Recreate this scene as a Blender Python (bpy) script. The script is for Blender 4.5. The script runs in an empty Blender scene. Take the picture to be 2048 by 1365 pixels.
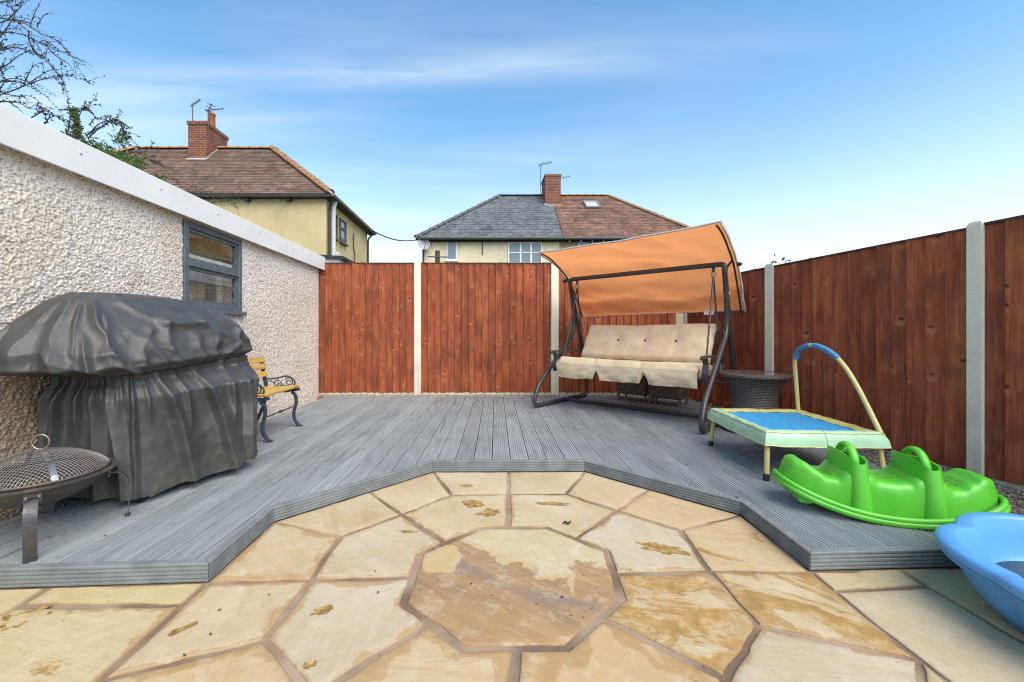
import bpy, bmesh, math, random
from mathutils import Vector, Matrix, noise
random.seed(7)
R = math.radians
scene = bpy.context.scene
col = scene.collection

# ------------------------------------------------------------------ camera, sky, sun, exposure
F, CX, CY, CZ = 810.0, 963.0, 664.0, 1.0          # focal length and principal point in photo pixels, eye height
cam = bpy.data.cameras.new('camera'); camo = bpy.data.objects.new('camera', cam); col.objects.link(camo)
camo.location = (0, 0, CZ); camo.rotation_euler = (R(90), 0, 0)
cam.sensor_width = 36; cam.lens = F / 2048 * 36
cam.shift_x = (1024 - CX) / 2048; cam.shift_y = -(682.5 - CY) / 2048
cam.clip_start = 0.05; cam.clip_end = 2000
scene.camera = camo

SUN_EL, SUN_AZ = 50, 150                            # azimuth from +Y clockwise: behind the camera, slightly right
world = bpy.data.worlds.new("World"); scene.world = world; world.use_nodes = True
wt = world.node_tree; wt.nodes.clear()
def wn(t, **k):
    n = wt.nodes.new(t)
    for a, b in k.items(): setattr(n, a, b)
    return n
out = wn('ShaderNodeOutputWorld'); bg = wn('ShaderNodeBackground'); bg.inputs[1].default_value = 0.085
sky = wn('ShaderNodeTexSky', sky_type='NISHITA', sun_disc=False, sun_elevation=R(SUN_EL), sun_rotation=R(SUN_AZ),
         altitude=0, air_density=1.0, dust_density=0.5, ozone_density=1.6)
tc = wn('ShaderNodeTexCoord'); sep = wn('ShaderNodeSeparateXYZ'); wt.links.new(tc.outputs['Generated'], sep.inputs[0])
def wm(op, a, b=None):
    n = wn('ShaderNodeMath', operation=op)
    for i, v in enumerate((a, b)):
        if v is None: continue
        if isinstance(v, (int, float)): n.inputs[i].default_value = v
        else: wt.links.new(v, n.inputs[i])
    return n.outputs[0]
zc = wm('MAXIMUM', sep.outputs[2], 0.05)
cmb = wn('ShaderNodeCombineXYZ')
wt.links.new(wm('DIVIDE', sep.outputs[0], zc), cmb.inputs[0]); wt.links.new(wm('DIVIDE', sep.outputs[1], zc), cmb.inputs[1])
u_ = wm('DIVIDE', sep.outputs[0], zc); v_ = wm('DIVIDE', sep.outputs[1], zc)
def cloud(sc, loc, lo, hi, amt):
    mp = wn('ShaderNodeMapping'); mp.inputs['Rotation'].default_value = (0, 0, R(9)); mp.inputs['Scale'].default_value = sc; mp.inputs['Location'].default_value = loc
    wt.links.new(cmb.outputs[0], mp.inputs[0])
    cn = wn('ShaderNodeTexNoise'); cn.inputs['Scale'].default_value = 1.0; cn.inputs['Detail'].default_value = 7; cn.inputs['Roughness'].default_value = 0.55; cn.inputs['Distortion'].default_value = 0.4
    wt.links.new(mp.outputs[0], cn.inputs['Vector'])
    cr = wn('ShaderNodeMapRange', interpolation_type='SMOOTHSTEP'); cr.inputs[1].default_value = lo; cr.inputs[2].default_value = hi; cr.inputs[3].default_value = 0.0; cr.inputs[4].default_value = amt
    wt.links.new(cn.outputs[0], cr.inputs[0]); return cr.outputs[0]
# one long streak of cirrus across a thin general veil
off_ = wm('ADD', wm('SUBTRACT', v_, 1.53), wm('MULTIPLY', u_, .10))
band = wm('POWER', 2.718, wm('MULTIPLY', wm('MULTIPLY', off_, off_), -95.0))
side = wn('ShaderNodeMapRange', interpolation_type='SMOOTHSTEP'); side.inputs[1].default_value = 1.6; side.inputs[2].default_value = -.4; side.inputs[3].default_value = .0; side.inputs[4].default_value = 1.0; wt.links.new(u_, side.inputs[0])
streak = wm('MULTIPLY', wm('MULTIPLY', band, side.outputs[0]), cloud((1.1, 5.0, 1), (3, 1, 0), .28, .70, .30))
veil = wm('MULTIPLY', cloud((.30, 1.3, 1), (1.3, .35, 0), .36, .80, .38), side.outputs[0])
zh = wm('DIVIDE', wm('MAXIMUM', sep.outputs[2], 0.0), .27)
hz = wm('MULTIPLY', wm('POWER', 2.718, wm('MULTIPLY', wm('MULTIPLY', zh, zh), -1.0)), .97)
class cr: outputs = [wm('MINIMUM', wm('ADD', wm('ADD', streak, veil), hz), 1.0)]
cmx = wn('ShaderNodeMix', data_type='RGBA'); wt.links.new(cr.outputs[0], cmx.inputs[0]); hs = wn('ShaderNodeHueSaturation'); hs.inputs['Hue'].default_value = 0.490; hs.inputs['Saturation'].default_value = 1.22; hs.inputs['Value'].default_value = 0.78; wt.links.new(sky.outputs[0], hs.inputs['Color']); wt.links.new(hs.outputs[0], cmx.inputs[6]); cmx.inputs[7].default_value = (3.15, 3.35, 3.5, 1)
wt.links.new(cmx.outputs[2], bg.inputs[0]); wt.links.new(bg.outputs[0], out.inputs[0])
sun = bpy.data.lights.new('sun', 'SUN'); sun.energy = 1.1; sun.angle = R(60); sun.color = (1, 0.89, 0.74)
suno = bpy.data.objects.new('sun', sun); col.objects.link(suno)
sd = Vector((math.sin(R(SUN_AZ)) * math.cos(R(SUN_EL)), math.cos(R(SUN_AZ)) * math.cos(R(SUN_EL)), math.sin(R(SUN_EL))))
suno.rotation_euler = (-sd).to_track_quat('-Z', 'Y').to_euler()
vs = scene.view_settings; vs.view_transform = 'Standard'; vs.look = 'None'; vs.gamma = 1; vs.use_curve_mapping = False
vs.exposure = 2.1
scene.cycles.use_denoising = False
scene.cycles.filter_width = 1.15
scene.cycles.use_adaptive_sampling = False
scene.cycles.max_bounces = 8

# ------------------------------------------------------------------ helpers: objects
def tag(o, label=None, cat=None, group=None, kind=None):
    if label: o['label'] = label
    if cat: o['category'] = cat
    if group: o['group'] = group
    if kind: o['kind'] = kind
    return o
def empty(name, loc=(0, 0, 0), rz=0, parent=None):
    o = bpy.data.objects.new(name, None); col.objects.link(o); o.location = loc; o.rotation_euler = (0, 0, rz)
    o.empty_display_size = 0.1
    if parent: o.parent = parent
    return o
def link(name, me, parent=None, loc=None, rot=None, scale=None):
    o = bpy.data.objects.new(name, me); col.objects.link(o)
    if parent: o.parent = parent
    if loc is not None: o.location = loc
    if rot is not None: o.rotation_euler = rot
    if scale is not None: o.scale = scale
    return o
def copy_tree(o, parent=None):
    c = o.copy(); col.objects.link(c)
    if parent: c.parent = parent
    for ch in list(o.children): copy_tree(ch, c)
    return c
def V(*a): return Vector(a)
def at(px, py, z=0.0):
    """point of the horizontal plane z that the photo shows at pixel px, py"""
    Y = F * (CZ - z) / (py - CY)
    return Vector(((px - CX) * Y / F, Y, z))
def atY(px, py, Y): return Vector(((px - CX) * Y / F, Y, CZ - (py - CY) * Y / F))

class MB:
    def __init__(s): s.v = []; s.f = []; s.mi = []
    def add(s, vs, fs, mi=0):
        b = len(s.v); s.v += [tuple(v) for v in vs]
        for f in fs: s.f.append(tuple(b + i for i in f)); s.mi.append(mi)
        return s
    def box(s, lo, hi, mi=0, M=None):
        x0, y0, z0 = lo; x1, y1, z1 = hi
        vs = [V(x, y, z) for z in (z0, z1) for y in (y0, y1) for x in (x0, x1)]
        if M: vs = [M @ v for v in vs]
        return s.add(vs, [(0, 2, 3, 1), (4, 5, 7, 6), (0, 1, 5, 4), (2, 6, 7, 3), (0, 4, 6, 2), (1, 3, 7, 5)], mi)
    def bbox(s, lo, hi, b=0.004, mi=0, M=None):
        """box with chamfered vertical and top edges"""
        x0, y0, z0 = lo; x1, y1, z1 = hi
        def ring(i, z): 
            X0, X1, Y0, Y1 = x0 + i, x1 - i, y0 + i, y1 - i
            return [V(X0 + b, Y0, z), V(X1 - b, Y0, z), V(X1, Y0 + b, z), V(X1, Y1 - b, z), V(X1 - b, Y1, z), V(X0 + b, Y1, z), V(X0, Y1 - b, z), V(X0, Y0 + b, z)]
        rs = [ring(b, z0), ring(0, z0 + b), ring(0, z1 - b), ring(b, z1)]
        vs = [v for r in rs for v in r]
        if M: vs = [M @ v for v in vs]
        fs = [tuple(reversed(range(8))), tuple(range(24, 32))]
        for k in range(3):
            for i in range(8): fs.append((k * 8 + i, k * 8 + (i + 1) % 8, k * 8 + 8 + (i + 1) % 8, k * 8 + 8 + i))
        return s.add(vs, fs, mi)
    def loft(s, rings, closed=True, cap0=False, cap1=False, mi=0, loop=False):
        n = len(rings[0]); vs = [v for r in rings for v in r]; fs = []
        m = len(rings)
        for k in range(m if loop else m - 1):
            k2 = (k + 1) % m
            for i in range(n if closed else n - 1):
                j = (i + 1) % n
                fs.append((k * n + i, k * n + j, k2 * n + j, k2 * n + i))
        if cap0: fs.append(tuple(reversed(range(n))))
        if cap1: fs.append(tuple(range((m - 1) * n, m * n)))
        return s.add(vs, fs, mi)
    def tube(s, pts, r, n=10, closed=False, mi=0, caps=True, flat=None, up=None):
        """sweep a circle (or flat = (half width, half height)) along pts"""
        pts = [Vector(p) for p in pts]; m = len(pts); rings = []; nrm = None
        for i in range(m):
            a = pts[i - 1] if (i > 0 or closed) else pts[i]; b = pts[(i + 1) % m] if (i < m - 1 or closed) else pts[i]
            t = (b - a).normalized()
            if nrm is None:
                nrm = Vector(up) if up else (V(0, 0, 1) if abs(t.z) < .9 else V(1, 0, 0))
            nrm = (nrm - t * nrm.dot(t)).normalized(); bn = t.cross(nrm)
            rr = r[i] if isinstance(r, (list, tuple)) else r
            if flat:
                w, h = flat; ring = [pts[i] + bn * (w * sx) + nrm * (h * sy) for sx, sy in ((-1, -1), (1, -1), (1, 1), (-1, 1))]
            else:
                ring = [pts[i] + bn * (rr * math.cos(2 * math.pi * k / n)) + nrm * (rr * math.sin(2 * math.pi * k / n)) for k in range(n)]
            rings.append(ring)
        return s.loft(rings, True, caps and not closed, caps and not closed, mi, loop=closed)
    def lathe(s, prof, c=(0, 0, 0), n=32, mi=0, cap=False):
        c = Vector(c)
        rings = [[c + V(r * math.cos(2 * math.pi * k / n), r * math.sin(2 * math.pi * k / n), z) for k in range(n)] for r, z in prof]
        return s.loft(rings, True, cap, cap, mi)
    def mesh(s, name, mats, smooth=None):
        me = bpy.data.meshes.new(name); me.from_pydata(s.v, [], s.f)
        for m in (mats if isinstance(mats, (list, tuple)) else [mats]): me.materials.append(m)
        me.polygons.foreach_set('material_index', s.mi)
        if smooth is not None:
            me.polygons.foreach_set('use_smooth', [True] * len(me.polygons))
            me.set_sharp_from_angle(angle=R(smooth))
        me.update(); return me
    def build(s, name, mats, parent=None, smooth=None, loc=None, rot=None):
        return link(name, s.mesh(name, mats, smooth), parent, loc, rot)

def spline(pts, k=6, closed=False):
    pts = [Vector(p) for p in pts]; n = len(pts); o = []
    for i in range(n if closed else n - 1):
        if closed: p0, p1, p2, p3 = pts[i - 1], pts[i], pts[(i + 1) % n], pts[(i + 2) % n]
        else: p0, p1, p2, p3 = pts[max(i - 1, 0)], pts[i], pts[i + 1], pts[min(i + 2, n - 1)]
        for j in range(k):
            t = j / k
            o.append(0.5 * ((2 * p1) + (p2 - p0) * t + (2 * p0 - 5 * p1 + 4 * p2 - p3) * t * t + (3 * p1 - p0 - 3 * p2 + p3) * t ** 3))
    if not closed: o.append(pts[-1])
    return o
def interp(x, tab):
    if x <= tab[0][0]: return tab[0][1]
    for (a, va), (b, vb) in zip(tab, tab[1:]):
        if x <= b:
            t = (x - a) / (b - a); t = t * t * (3 - 2 * t)
            return va + (vb - va) * t
    return tab[-1][1]
def fillet(pts, r, k=6):
    """round the inner corners of a polyline"""
    pts = [Vector(p) for p in pts]; o = [pts[0]]
    for a, b, c in zip(pts, pts[1:], pts[2:]):
        d1, d2 = (a - b), (c - b); rr = min(r, d1.length * .48, d2.length * .48)
        p, q = b + d1.normalized() * rr, b + d2.normalized() * rr
        for j in range(k + 1):
            t = j / k; o.append(p * (1 - t) ** 2 + b * 2 * t * (1 - t) + q * t * t)
    o.append(pts[-1]); return o
def nz(x, y, z): return noise.noise(Vector((x, y, z)))

# ------------------------------------------------------------------ helpers: materials
class Mat:
    def __init__(s, name):
        s.m = bpy.data.materials.new(name); s.m.use_nodes = True; s.t = s.m.node_tree
        s.b = s.t.nodes['Principled BSDF']; s.tc = None; s.oi = None
    def n(s, typ, ins=None, **pr):
        nd = s.t.nodes.new('ShaderNode' + typ)
        for k, v in pr.items(): setattr(nd, k, v)
        for k, v in (ins or {}).items(): s.set(nd.inputs[k], v)
        return nd
    def set(s, inp, v):
        if isinstance(v, bpy.types.NodeSocket): s.t.links.new(v, inp)
        elif isinstance(v, (tuple, list)) and len(v) == 3 and inp.type == 'RGBA': inp.default_value = (*v, 1)
        else: inp.default_value = v
    def co(s, kind='Object'):
        if not s.tc: s.tc = s.n('TexCoord')
        return s.tc.outputs[kind]
    def world(s):
        if not hasattr(s, 'geo'): s.geo = s.n('NewGeometry')
        return s.geo.outputs['Position']
    def rnd(s):
        if not s.oi: s.oi = s.n('ObjectInfo')
        return s.oi.outputs['Random']
    def attr(s, name): return s.n('Attribute', attribute_type='OBJECT', attribute_name=name).outputs['Fac']
    def math(s, op, a, b=0.0, c=None):
        ins = {0: a, 1: b}
        if c is not None: ins[2] = c
        return s.n('Math', ins, operation=op).outputs[0]
    def vmath(s, op, a, b): 
        nd = s.n('VectorMath', {0: a}, operation=op)
        if op == 'SCALE': s.set(nd.inputs['Scale'], b)
        else: s.set(nd.inputs[1], b)
        return nd.outputs[0]
    def mapping(s, v, scale=(1, 1, 1), rot=(0, 0, 0), loc=(0, 0, 0)):
        return s.n('Mapping', {'Vector': v, 'Scale': scale, 'Rotation': rot, 'Location': loc}).outputs[0]
    def noise(s, v, scale=5, detail=4, rough=.5, dist=0.0, out=0):
        return s.n('TexNoise', {'Vector': v, 'Scale': scale, 'Detail': detail, 'Roughness': rough, 'Distortion': dist}).outputs[out]
    def range(s, v, a, b, c=0.0, d=1.0, smooth=True):
        return s.n('MapRange', {0: v, 1: a, 2: b, 3: c, 4: d}, interpolation_type='SMOOTHSTEP' if smooth else 'LINEAR').outputs[0]
    def mix(s, f, a, b, mode='MIX'):
        nd = s.n('Mix', data_type='RGBA', blend_type=mode)
        s.set(nd.inputs[0], f); s.set(nd.inputs[6], a); s.set(nd.inputs[7], b); return nd.outputs[2]
    def ramp(s, v, stops):
        nd = s.n('ValToRGB', {0: v}); e = nd.color_ramp.elements
        while len(e) < len(stops): e.new(0.5)
        for el, (p, c) in zip(e, stops): el.position = p; el.color = (*c, 1)
        return nd.outputs[0]
    def bump(s, h, strength=.3, dist=.01, normal=None):
        nd = s.n('Bump', {'Height': h, 'Strength': strength, 'Distance': dist})
        if normal is not None: s.set(nd.inputs['Normal'], normal)
        return nd.outputs[0]
    def done(s, color=None, rough=None, normal=None, **kw):
        if color is not None: s.set(s.b.inputs['Base Color'], color)
        if rough is not None: s.set(s.b.inputs['Roughness'], rough)
        if normal is not None: s.set(s.b.inputs['Normal'], normal)
        for k, v in kw.items(): s.set(s.b.inputs[k.replace('_', ' ')], v)
        return s.m

def plain(name, c, rough=.5, var=.15, scale=12, bump=0.0, bscale=60, metal=0.0, spec=.5, **kw):
    """a colour with uneven tone, faint wear and optional fine relief"""
    m = Mat(name); f = m.noise(m.co(), scale, 5, .6)
    cc = m.mix(m.range(f, .3, .7), tuple(x * (1 - var) for x in c), tuple(min(1, x * (1 + var)) for x in c))
    r = m.range(m.noise(m.co(), scale * 2.3, 3), .3, .7, max(0.02, rough - .08), min(1, rough + .08))
    nrm = m.bump(m.noise(m.co(), bscale, 4, .6), bump, .01) if bump else None
    return m.done(cc, r, nrm, Metallic=metal, Specular_IOR_Level=spec, **kw)

# ---- wood of the fence
def fence_wood():
    m = Mat('stained_fence_wood')
    off = m.n('CombineXYZ', {0: m.math('MULTIPLY', m.rnd(), 31.0), 1: m.math('MULTIPLY', m.rnd(), 17.0), 2: m.math('MULTIPLY', m.rnd(), 53.0)}).outputs[0]
    p = m.vmath('ADD', m.co(), off)
    warp = m.noise(m.mapping(p, (6, 6, 2.2)), 1, 3)
    g = m.noise(m.mapping(p, (55, 55, 2.6)), 1, 6, .6, 1.2)
    fine = m.noise(m.mapping(p, (220, 220, 7)), 1, 3, .6)
    blot = m.noise(m.mapping(p, (5, 5, 2.4)), 1, 4, .55)
    base = m.ramp(m.math('ADD', m.math('MULTIPLY', g, .6), m.math('MULTIPLY', blot, .45)),
                  [(.34, (.15, .036, .017)), (.48, (.255, .065, .029)), (.60, (.35, .099, .043)), (.74, (.49, .160, .070))])
    tone = m.range(m.rnd(), 0, 1, .86, 1.14, False)
    base = m.mix(1.0, base, m.n('CombineColor', {0: tone, 1: tone, 2: tone}).outputs[0], 'MULTIPLY')
    vor = m.n('TexVoronoi', {'Vector': m.vmath('ADD', m.mapping(p, (7, 3, 8.5)), m.n('CombineXYZ', {0: m.math('MULTIPLY', warp, .5), 2: m.math('MULTIPLY', g, .35)}).outputs[0]), 'Scale': 1.0, 'Randomness': 1.0}); kr = m.range(m.n('SeparateColor', {0: vor.outputs['Color']}).outputs[0], .55, .62)
    knot = m.math('MULTIPLY', kr, m.range(m.math('ADD', vor.outputs['Distance'], m.math('MULTIPLY', warp, .12)), .12, .24, 1, 0))
    halo = m.math('MULTIPLY', kr, m.range(vor.outputs['Distance'], .16, .5, .9, 0))
    vor2 = m.n('TexVoronoi', {'Vector': m.vmath('ADD', m.mapping(m.vmath('ADD', p, (.004, 0, .030)), (7, 3, 8.5)), m.n('CombineXYZ', {0: m.math('MULTIPLY', warp, .5), 2: m.math('MULTIPLY', g, .35)}).outputs[0]), 'Scale': 1.0, 'Randomness': 1.0}); kr2 = m.range(m.n('SeparateColor', {0: vor2.outputs['Color']}).outputs[0], .55, .62)
    base = m.mix(m.math('MULTIPLY', kr2, m.range(vor2.outputs['Distance'], .10, .34, .45, 0)), base, (.50, .20, .095))
    lng = m.noise(m.mapping(p, (14, 14, 1.5)), 1, 3, .5); base = m.mix(m.range(lng, .54, .70, 0, .45), base, (.44, .155, .06))
    base = m.mix(m.range(m.noise(m.mapping(p, (2, 2, 2.2)), 1.4, 3), .50, .68, 0, .5), base, (.11, .040, .028))
    base = m.mix(m.math('MULTIPLY', halo, .25), base, (.42, .15, .065))
    base = m.mix(m.math('MULTIPLY', knot, .8), base, (.035, .010, .006))
    base = m.mix(m.math('MULTIPLY', m.range(fine, .52, .7), .35), base, (.05, .014, .008))
    h = m.math('ADD', m.math('MULTIPLY', g, .6), m.math('MULTIPLY', fine, .4))
    return m.done(base, m.range(blot, .3, .7, .65, .85), m.bump(h, .4, .004), Specular_IOR_Level=.18)
FENCE = fence_wood()

def concrete(name, c):
    m = Mat(name); p = m.co()
    a = m.noise(p, 3.2, 6, .6); b = m.noise(p, 90, 4, .7); s_ = m.noise(m.mapping(p, (14, 14, 1.6)), 1, 4)
    cc = m.mix(m.range(a, .3, .7), tuple(x * .80 for x in c), c)
    cc = m.mix(m.math('MULTIPLY', m.range(s_, .52, .75), .4), cc, tuple(x * .62 for x in c))
    cc = m.mix(m.math('MULTIPLY', m.range(b, .60, .72), .45), cc, tuple(x * .5 for x in c))
    return m.done(cc, .85, m.bump(b, .35, .003), Specular_IOR_Level=.25)
CONC = concrete('pale_concrete', (.72, .67, .52))

def deck_mat():
    m = Mat('weathered_grey_deck'); p = m.world()
    off = m.n('CombineXYZ', {0: 0.0, 1: m.math('MULTIPLY', m.rnd(), 23.0), 2: m.math('MULTIPLY', m.rnd(), 9.0)}).outputs[0]
    q = m.vmath('ADD', p, off)
    a = m.noise(m.mapping(q, (40, 3, 3)), 1, 6, .62); b = m.noise(q, 2.3, 5, .55); f = m.noise(m.mapping(q, (160, 30, 30)), 1, 3, .6)
    c = m.ramp(m.math('ADD', m.math('MULTIPLY', a, .55), m.math('MULTIPLY', b, .45)), [(.32, (.18, .202, .206)), (.5, (.255, .278, .281)), (.68, (.32, .342, .343))])
    tone = m.range(m.rnd(), 0, 1, .90, 1.10, False)
    c = m.mix(1.0, c, m.n('CombineColor', {0: tone, 1: tone, 2: tone}).outputs[0], 'MULTIPLY')
    c = m.mix(m.math('MULTIPLY', m.range(f, .58, .75), .45), c, (.055, .065, .06))
    # algae streaks that follow the boards
    al = m.range(m.noise(m.mapping(q, (22, .9, 1)), 1, 5, .65), .57, .70)
    al = m.math('MULTIPLY', al, m.range(m.noise(p, .9, 3), .45, .62))
    c = m.mix(m.math('MULTIPLY', al, .6), c, (.035, .040, .026))
    return m.done(c, m.range(a, .3, .7, .5, .72), m.bump(m.math('ADD', a, f), .25, .003), Specular_IOR_Level=.45)
DECK = deck_mat()
FASCIA = plain('grey_deck_edging', (.18, .20, .20), .6, .18, 9, .2, 140)

def stone(name, extra=None):
    m = Mat(name); p = m.world(); rnd = m.rnd()
    off = m.n('CombineXYZ', {0: m.math('MULTIPLY', rnd, 41.0), 1: m.math('MULTIPLY', rnd, 29.0), 2: m.math('MULTIPLY', rnd, 13.0)}).outputs[0]
    q = m.vmath('ADD', p, off)
    rot = m.n('VectorRotate', {'Vector': q, 'Angle': m.math('MULTIPLY', rnd, 1.6)}, rotation_type='Z_AXIS').outputs[0]
    cloud = m.noise(q, 2.6, 6, .55); mott = m.noise(q, 16, 6, .65); speck = m.noise(q, 130, 3, .7)
    grain = m.noise(m.mapping(rot, (2.2, 16, 1)), 1, 6, .6, .6)
    c = m.ramp(m.math('ADD', m.math('MULTIPLY', cloud, .6), m.math('MULTIPLY', grain, .4)),
               [(.30, (.41, .305, .155)), (.46, (.49, .39, .24)), (.60, (.53, .45, .305)), (.75, (.56, .49, .365))])
    warm = m.attr('warm'); yel = m.attr('yellow'); st = m.attr('stain'); grey = m.attr('grey')
    c = m.mix(m.math('MULTIPLY', warm, m.range(cloud, .25, .7, .5, 1.0)), c, (.47, .29, .125))
    c = m.mix(m.math('MULTIPLY', yel, m.range(mott, .25, .7, .6, 1.0)), c, (.47, .38, .165))
    c = m.mix(m.math('MULTIPLY', grey, .6), c, (.43, .385, .31))
    # iron staining in drifts with hard edges
    sn = m.noise(m.mapping(rot, (1.5, 3.4, 1)), 1.9, 7, .62, .5)
    thr = m.math('SUBTRACT', .80, m.math('MULTIPLY', st, .34))
    sm = m.range(m.math('SUBTRACT', sn, thr), 0.0, .035)
    c = m.mix(m.math('MULTIPLY', sm, .85), c, m.ramp(mott, [(.35, (.27, .145, .03)), (.6, (.46, .265, .065))]))
    rim = m.math('MULTIPLY', m.range(m.math('SUBTRACT', sn, thr), -.045, 0.0), .35)
    c = m.mix(m.math('MULTIPLY', rim, m.math('SUBTRACT', 1.0, sm)), c, (.42, .25, .10))
    # damp, rust coloured margins along the joints
    eg = m.n('Attribute', attribute_type='GEOMETRY', attribute_name='edge').outputs['Fac']; dm = m.attr('damp')
    ew = m.math('ADD', eg, m.math('MULTIPLY', m.math('SUBTRACT', m.noise(q, 9, 5, .6), .5), .16)); big = m.range(m.noise(q, 2.2, 2), .36, .60)
    wd = m.math('MULTIPLY', m.math('MULTIPLY', dm, big), .055); dmp = m.range(m.math('SUBTRACT', ew, wd), .0, .010, 1, 0)
    dmp = m.math('MULTIPLY', dmp, m.range(dm, .02, .1))
    c = m.mix(m.math('MULTIPLY', dmp, .62), c, m.ramp(mott, [(.35, (.35, .20, .065)), (.65, (.44, .285, .11))]))
    c = m.mix(m.math('MULTIPLY', m.range(eg, 0, .018, 1, 0), m.range(mott, .35, .6, .1, .6)), c, (.30, .20, .11))
    if extra: c = extra(m, p, c, mott)
    # bedding lines and dark flecks
    ln = m.noise(m.mapping(rot, (3, 60, 1)), 1, 5, .7, 1.5)
    c = m.mix(m.math('MULTIPLY', m.range(ln, .62, .70), .28), c, (.30, .19, .10))
    vor = m.n('TexVoronoi', {'Vector': m.mapping(rot, (5, 9, 1)), 'Scale': 2.6})
    fl = m.math('MULTIPLY', m.range(m.math('ADD', vor.outputs['Distance'], m.math('MULTIPLY', speck, .12)), .10, .15, 1, 0), m.range(mott, .5, .62))
    c = m.mix(m.math('MULTIPLY', fl, .8), c, (.075, .045, .025))
    c = m.mix(m.math('MULTIPLY', m.range(speck, .56, .72), .42), c, (.26, .18, .10)); c = m.mix(m.math('MULTIPLY', m.range(m.noise(rot, 38, 5, .7), .52, .70), .30), c, (.30, .23, .15))
    c = m.mix(m.math('MULTIPLY', m.range(mott, .50, .72), .38), c, (.57, .51, .41))
    h = m.math('ADD', m.math('MULTIPLY', grain, .7), m.math('ADD', m.math('MULTIPLY', sm, -.25), m.math('MULTIPLY', mott, .35)))
    rg_ = m.math('SUBTRACT', m.range(cloud, .3, .7, .50, .70), m.math('MULTIPLY', m.math('MAXIMUM', dmp, sm), .25)); return m.done(c, rg_, m.bump(h, .45, .014), Specular_IOR_Level=.4)

def centre_extra(m, p, c, mott):
    """the centre stone: a brown-orange drift with a torn edge over its lower left half"""
    sp = m.n('SeparateXYZ', {0: p}); X, Y = sp.outputs[0], sp.outputs[1]
    wob = m.math('MULTIPLY', m.math('SUBTRACT', m.noise(p, 8, 7, .66), .5), .30)
    acr = m.math('ADD', m.math('MULTIPLY', X, .60), m.math('MULTIPLY', Y, .80)); alo = m.math('SUBTRACT', m.math('MULTIPLY', X, .80), m.math('MULTIPLY', Y, .60))
    d = m.math('ADD', acr, wob)
    br = m.range(d, 1.470, 1.482, 1, 0)
    tongue = m.math('MULTIPLY', m.range(m.math('ADD', X, m.math('MULTIPLY', wob, .5)), .365, .38), m.range(m.math('ADD', Y, wob), 1.735, 1.75, 1, 0))
    br = m.math('MAXIMUM', br, tongue)
    # pale patch left in the drift
    dx = m.math('DIVIDE', m.math('ADD', X, .175), .078); dy = m.math('DIVIDE', m.math('SUBTRACT', Y, 1.80), .12)
    r2 = m.math('ADD', m.math('ADD', m.math('POWER', m.math('ABSOLUTE', dx), 3.0), m.math('POWER', m.math('ABSOLUTE', dy), 3.0)), m.math('MULTIPLY', m.math('SUBTRACT', m.noise(p, 14, 6, .65), .5), 3.2))
    br = m.math('MULTIPLY', br, m.range(r2, .9, 1.0))
    uv = m.n('CombineXYZ', {0: m.math('MULTIPLY', alo, 2.2), 1: m.math('MULTIPLY', acr, 11.0), 2: 0.0}).outputs[0]
    g = m.noise(uv, 1.0, 7, .62, .5); g2 = m.noise(uv, 3.2, 5, .65, .6)
    bc = m.ramp(m.math('ADD', m.math('MULTIPLY', g, .65), m.math('MULTIPLY', g2, .35)), [(.32, (.19, .115, .072)), (.45, (.31, .19, .095)), (.56, (.38, .235, .105)), (.70, (.45, .31, .16))])
    band = m.math('MULTIPLY', m.range(m.math('ADD', acr, m.math('MULTIPLY', wob, .5)), 1.27, 1.34), m.range(m.math('ADD', acr, m.math('MULTIPLY', wob, .5)), 1.40, 1.47, 1, 0))
    bc = m.mix(m.math('MULTIPLY', band, m.range(g, .38, .6, .85, .15)), bc, (.235, .165, .135))
    pk = m.n('TexVoronoi', {'Vector': m.mapping(p, (26, 40, 1), (0, 0, R(-35))), 'Scale': 1.0}); pkm = m.math('MULTIPLY', m.range(pk.outputs['Distance'], .14, .22, 1, 0), m.math('MULTIPLY', m.range(acr, 1.18, 1.25), m.range(g2, .5, .58)))
    bc = m.mix(m.math('MULTIPLY', pkm, .85), bc, (.085, .055, .045))
    crk = m.range(m.math('ABSOLUTE', m.math('SUBTRACT', g2, .5)), .0, .012, .6, 0); bc = m.mix(crk, bc, (.20, .115, .06))
    rim = m.range(d, 1.482, 1.56, .55, 0)
    c = m.mix(.75, c, m.mix(m.range(mott, .35, .7), (.48, .405, .23), (.51, .45, .30)))
    c = m.mix(rim, c, (.46, .31, .115))
    return m.mix(m.math('MULTIPLY', br, .95), c, bc)
STONE = stone('riven_sandstone'); STONE_C = stone('riven_sandstone_centre', centre_extra)
def pit_mat():
    m = Mat('ochre_pit'); a = m.noise(m.co(), 30, 5, .6)
    return m.done(m.ramp(a, [(.3, (.17, .095, .022)), (.48, (.33, .20, .055)), (.66, (.50, .34, .13))]), .4, m.bump(a, .6, .01))
PIT = pit_mat()
def mortar_mat():
    m = Mat('brown_mortar'); a = m.noise(m.world(), 3, 5); b = m.noise(m.world(), 120, 4, .7)
    c = m.mix(m.range(a, .35, .65), (.155, .10, .06), (.37, .27, .18)); c = m.mix(m.math('MULTIPLY', m.range(b, .55, .7), .5), c, (.40, .31, .22))
    return m.done(c, .8, m.bump(b, .5, .004))
MORTAR = mortar_mat()

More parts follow.
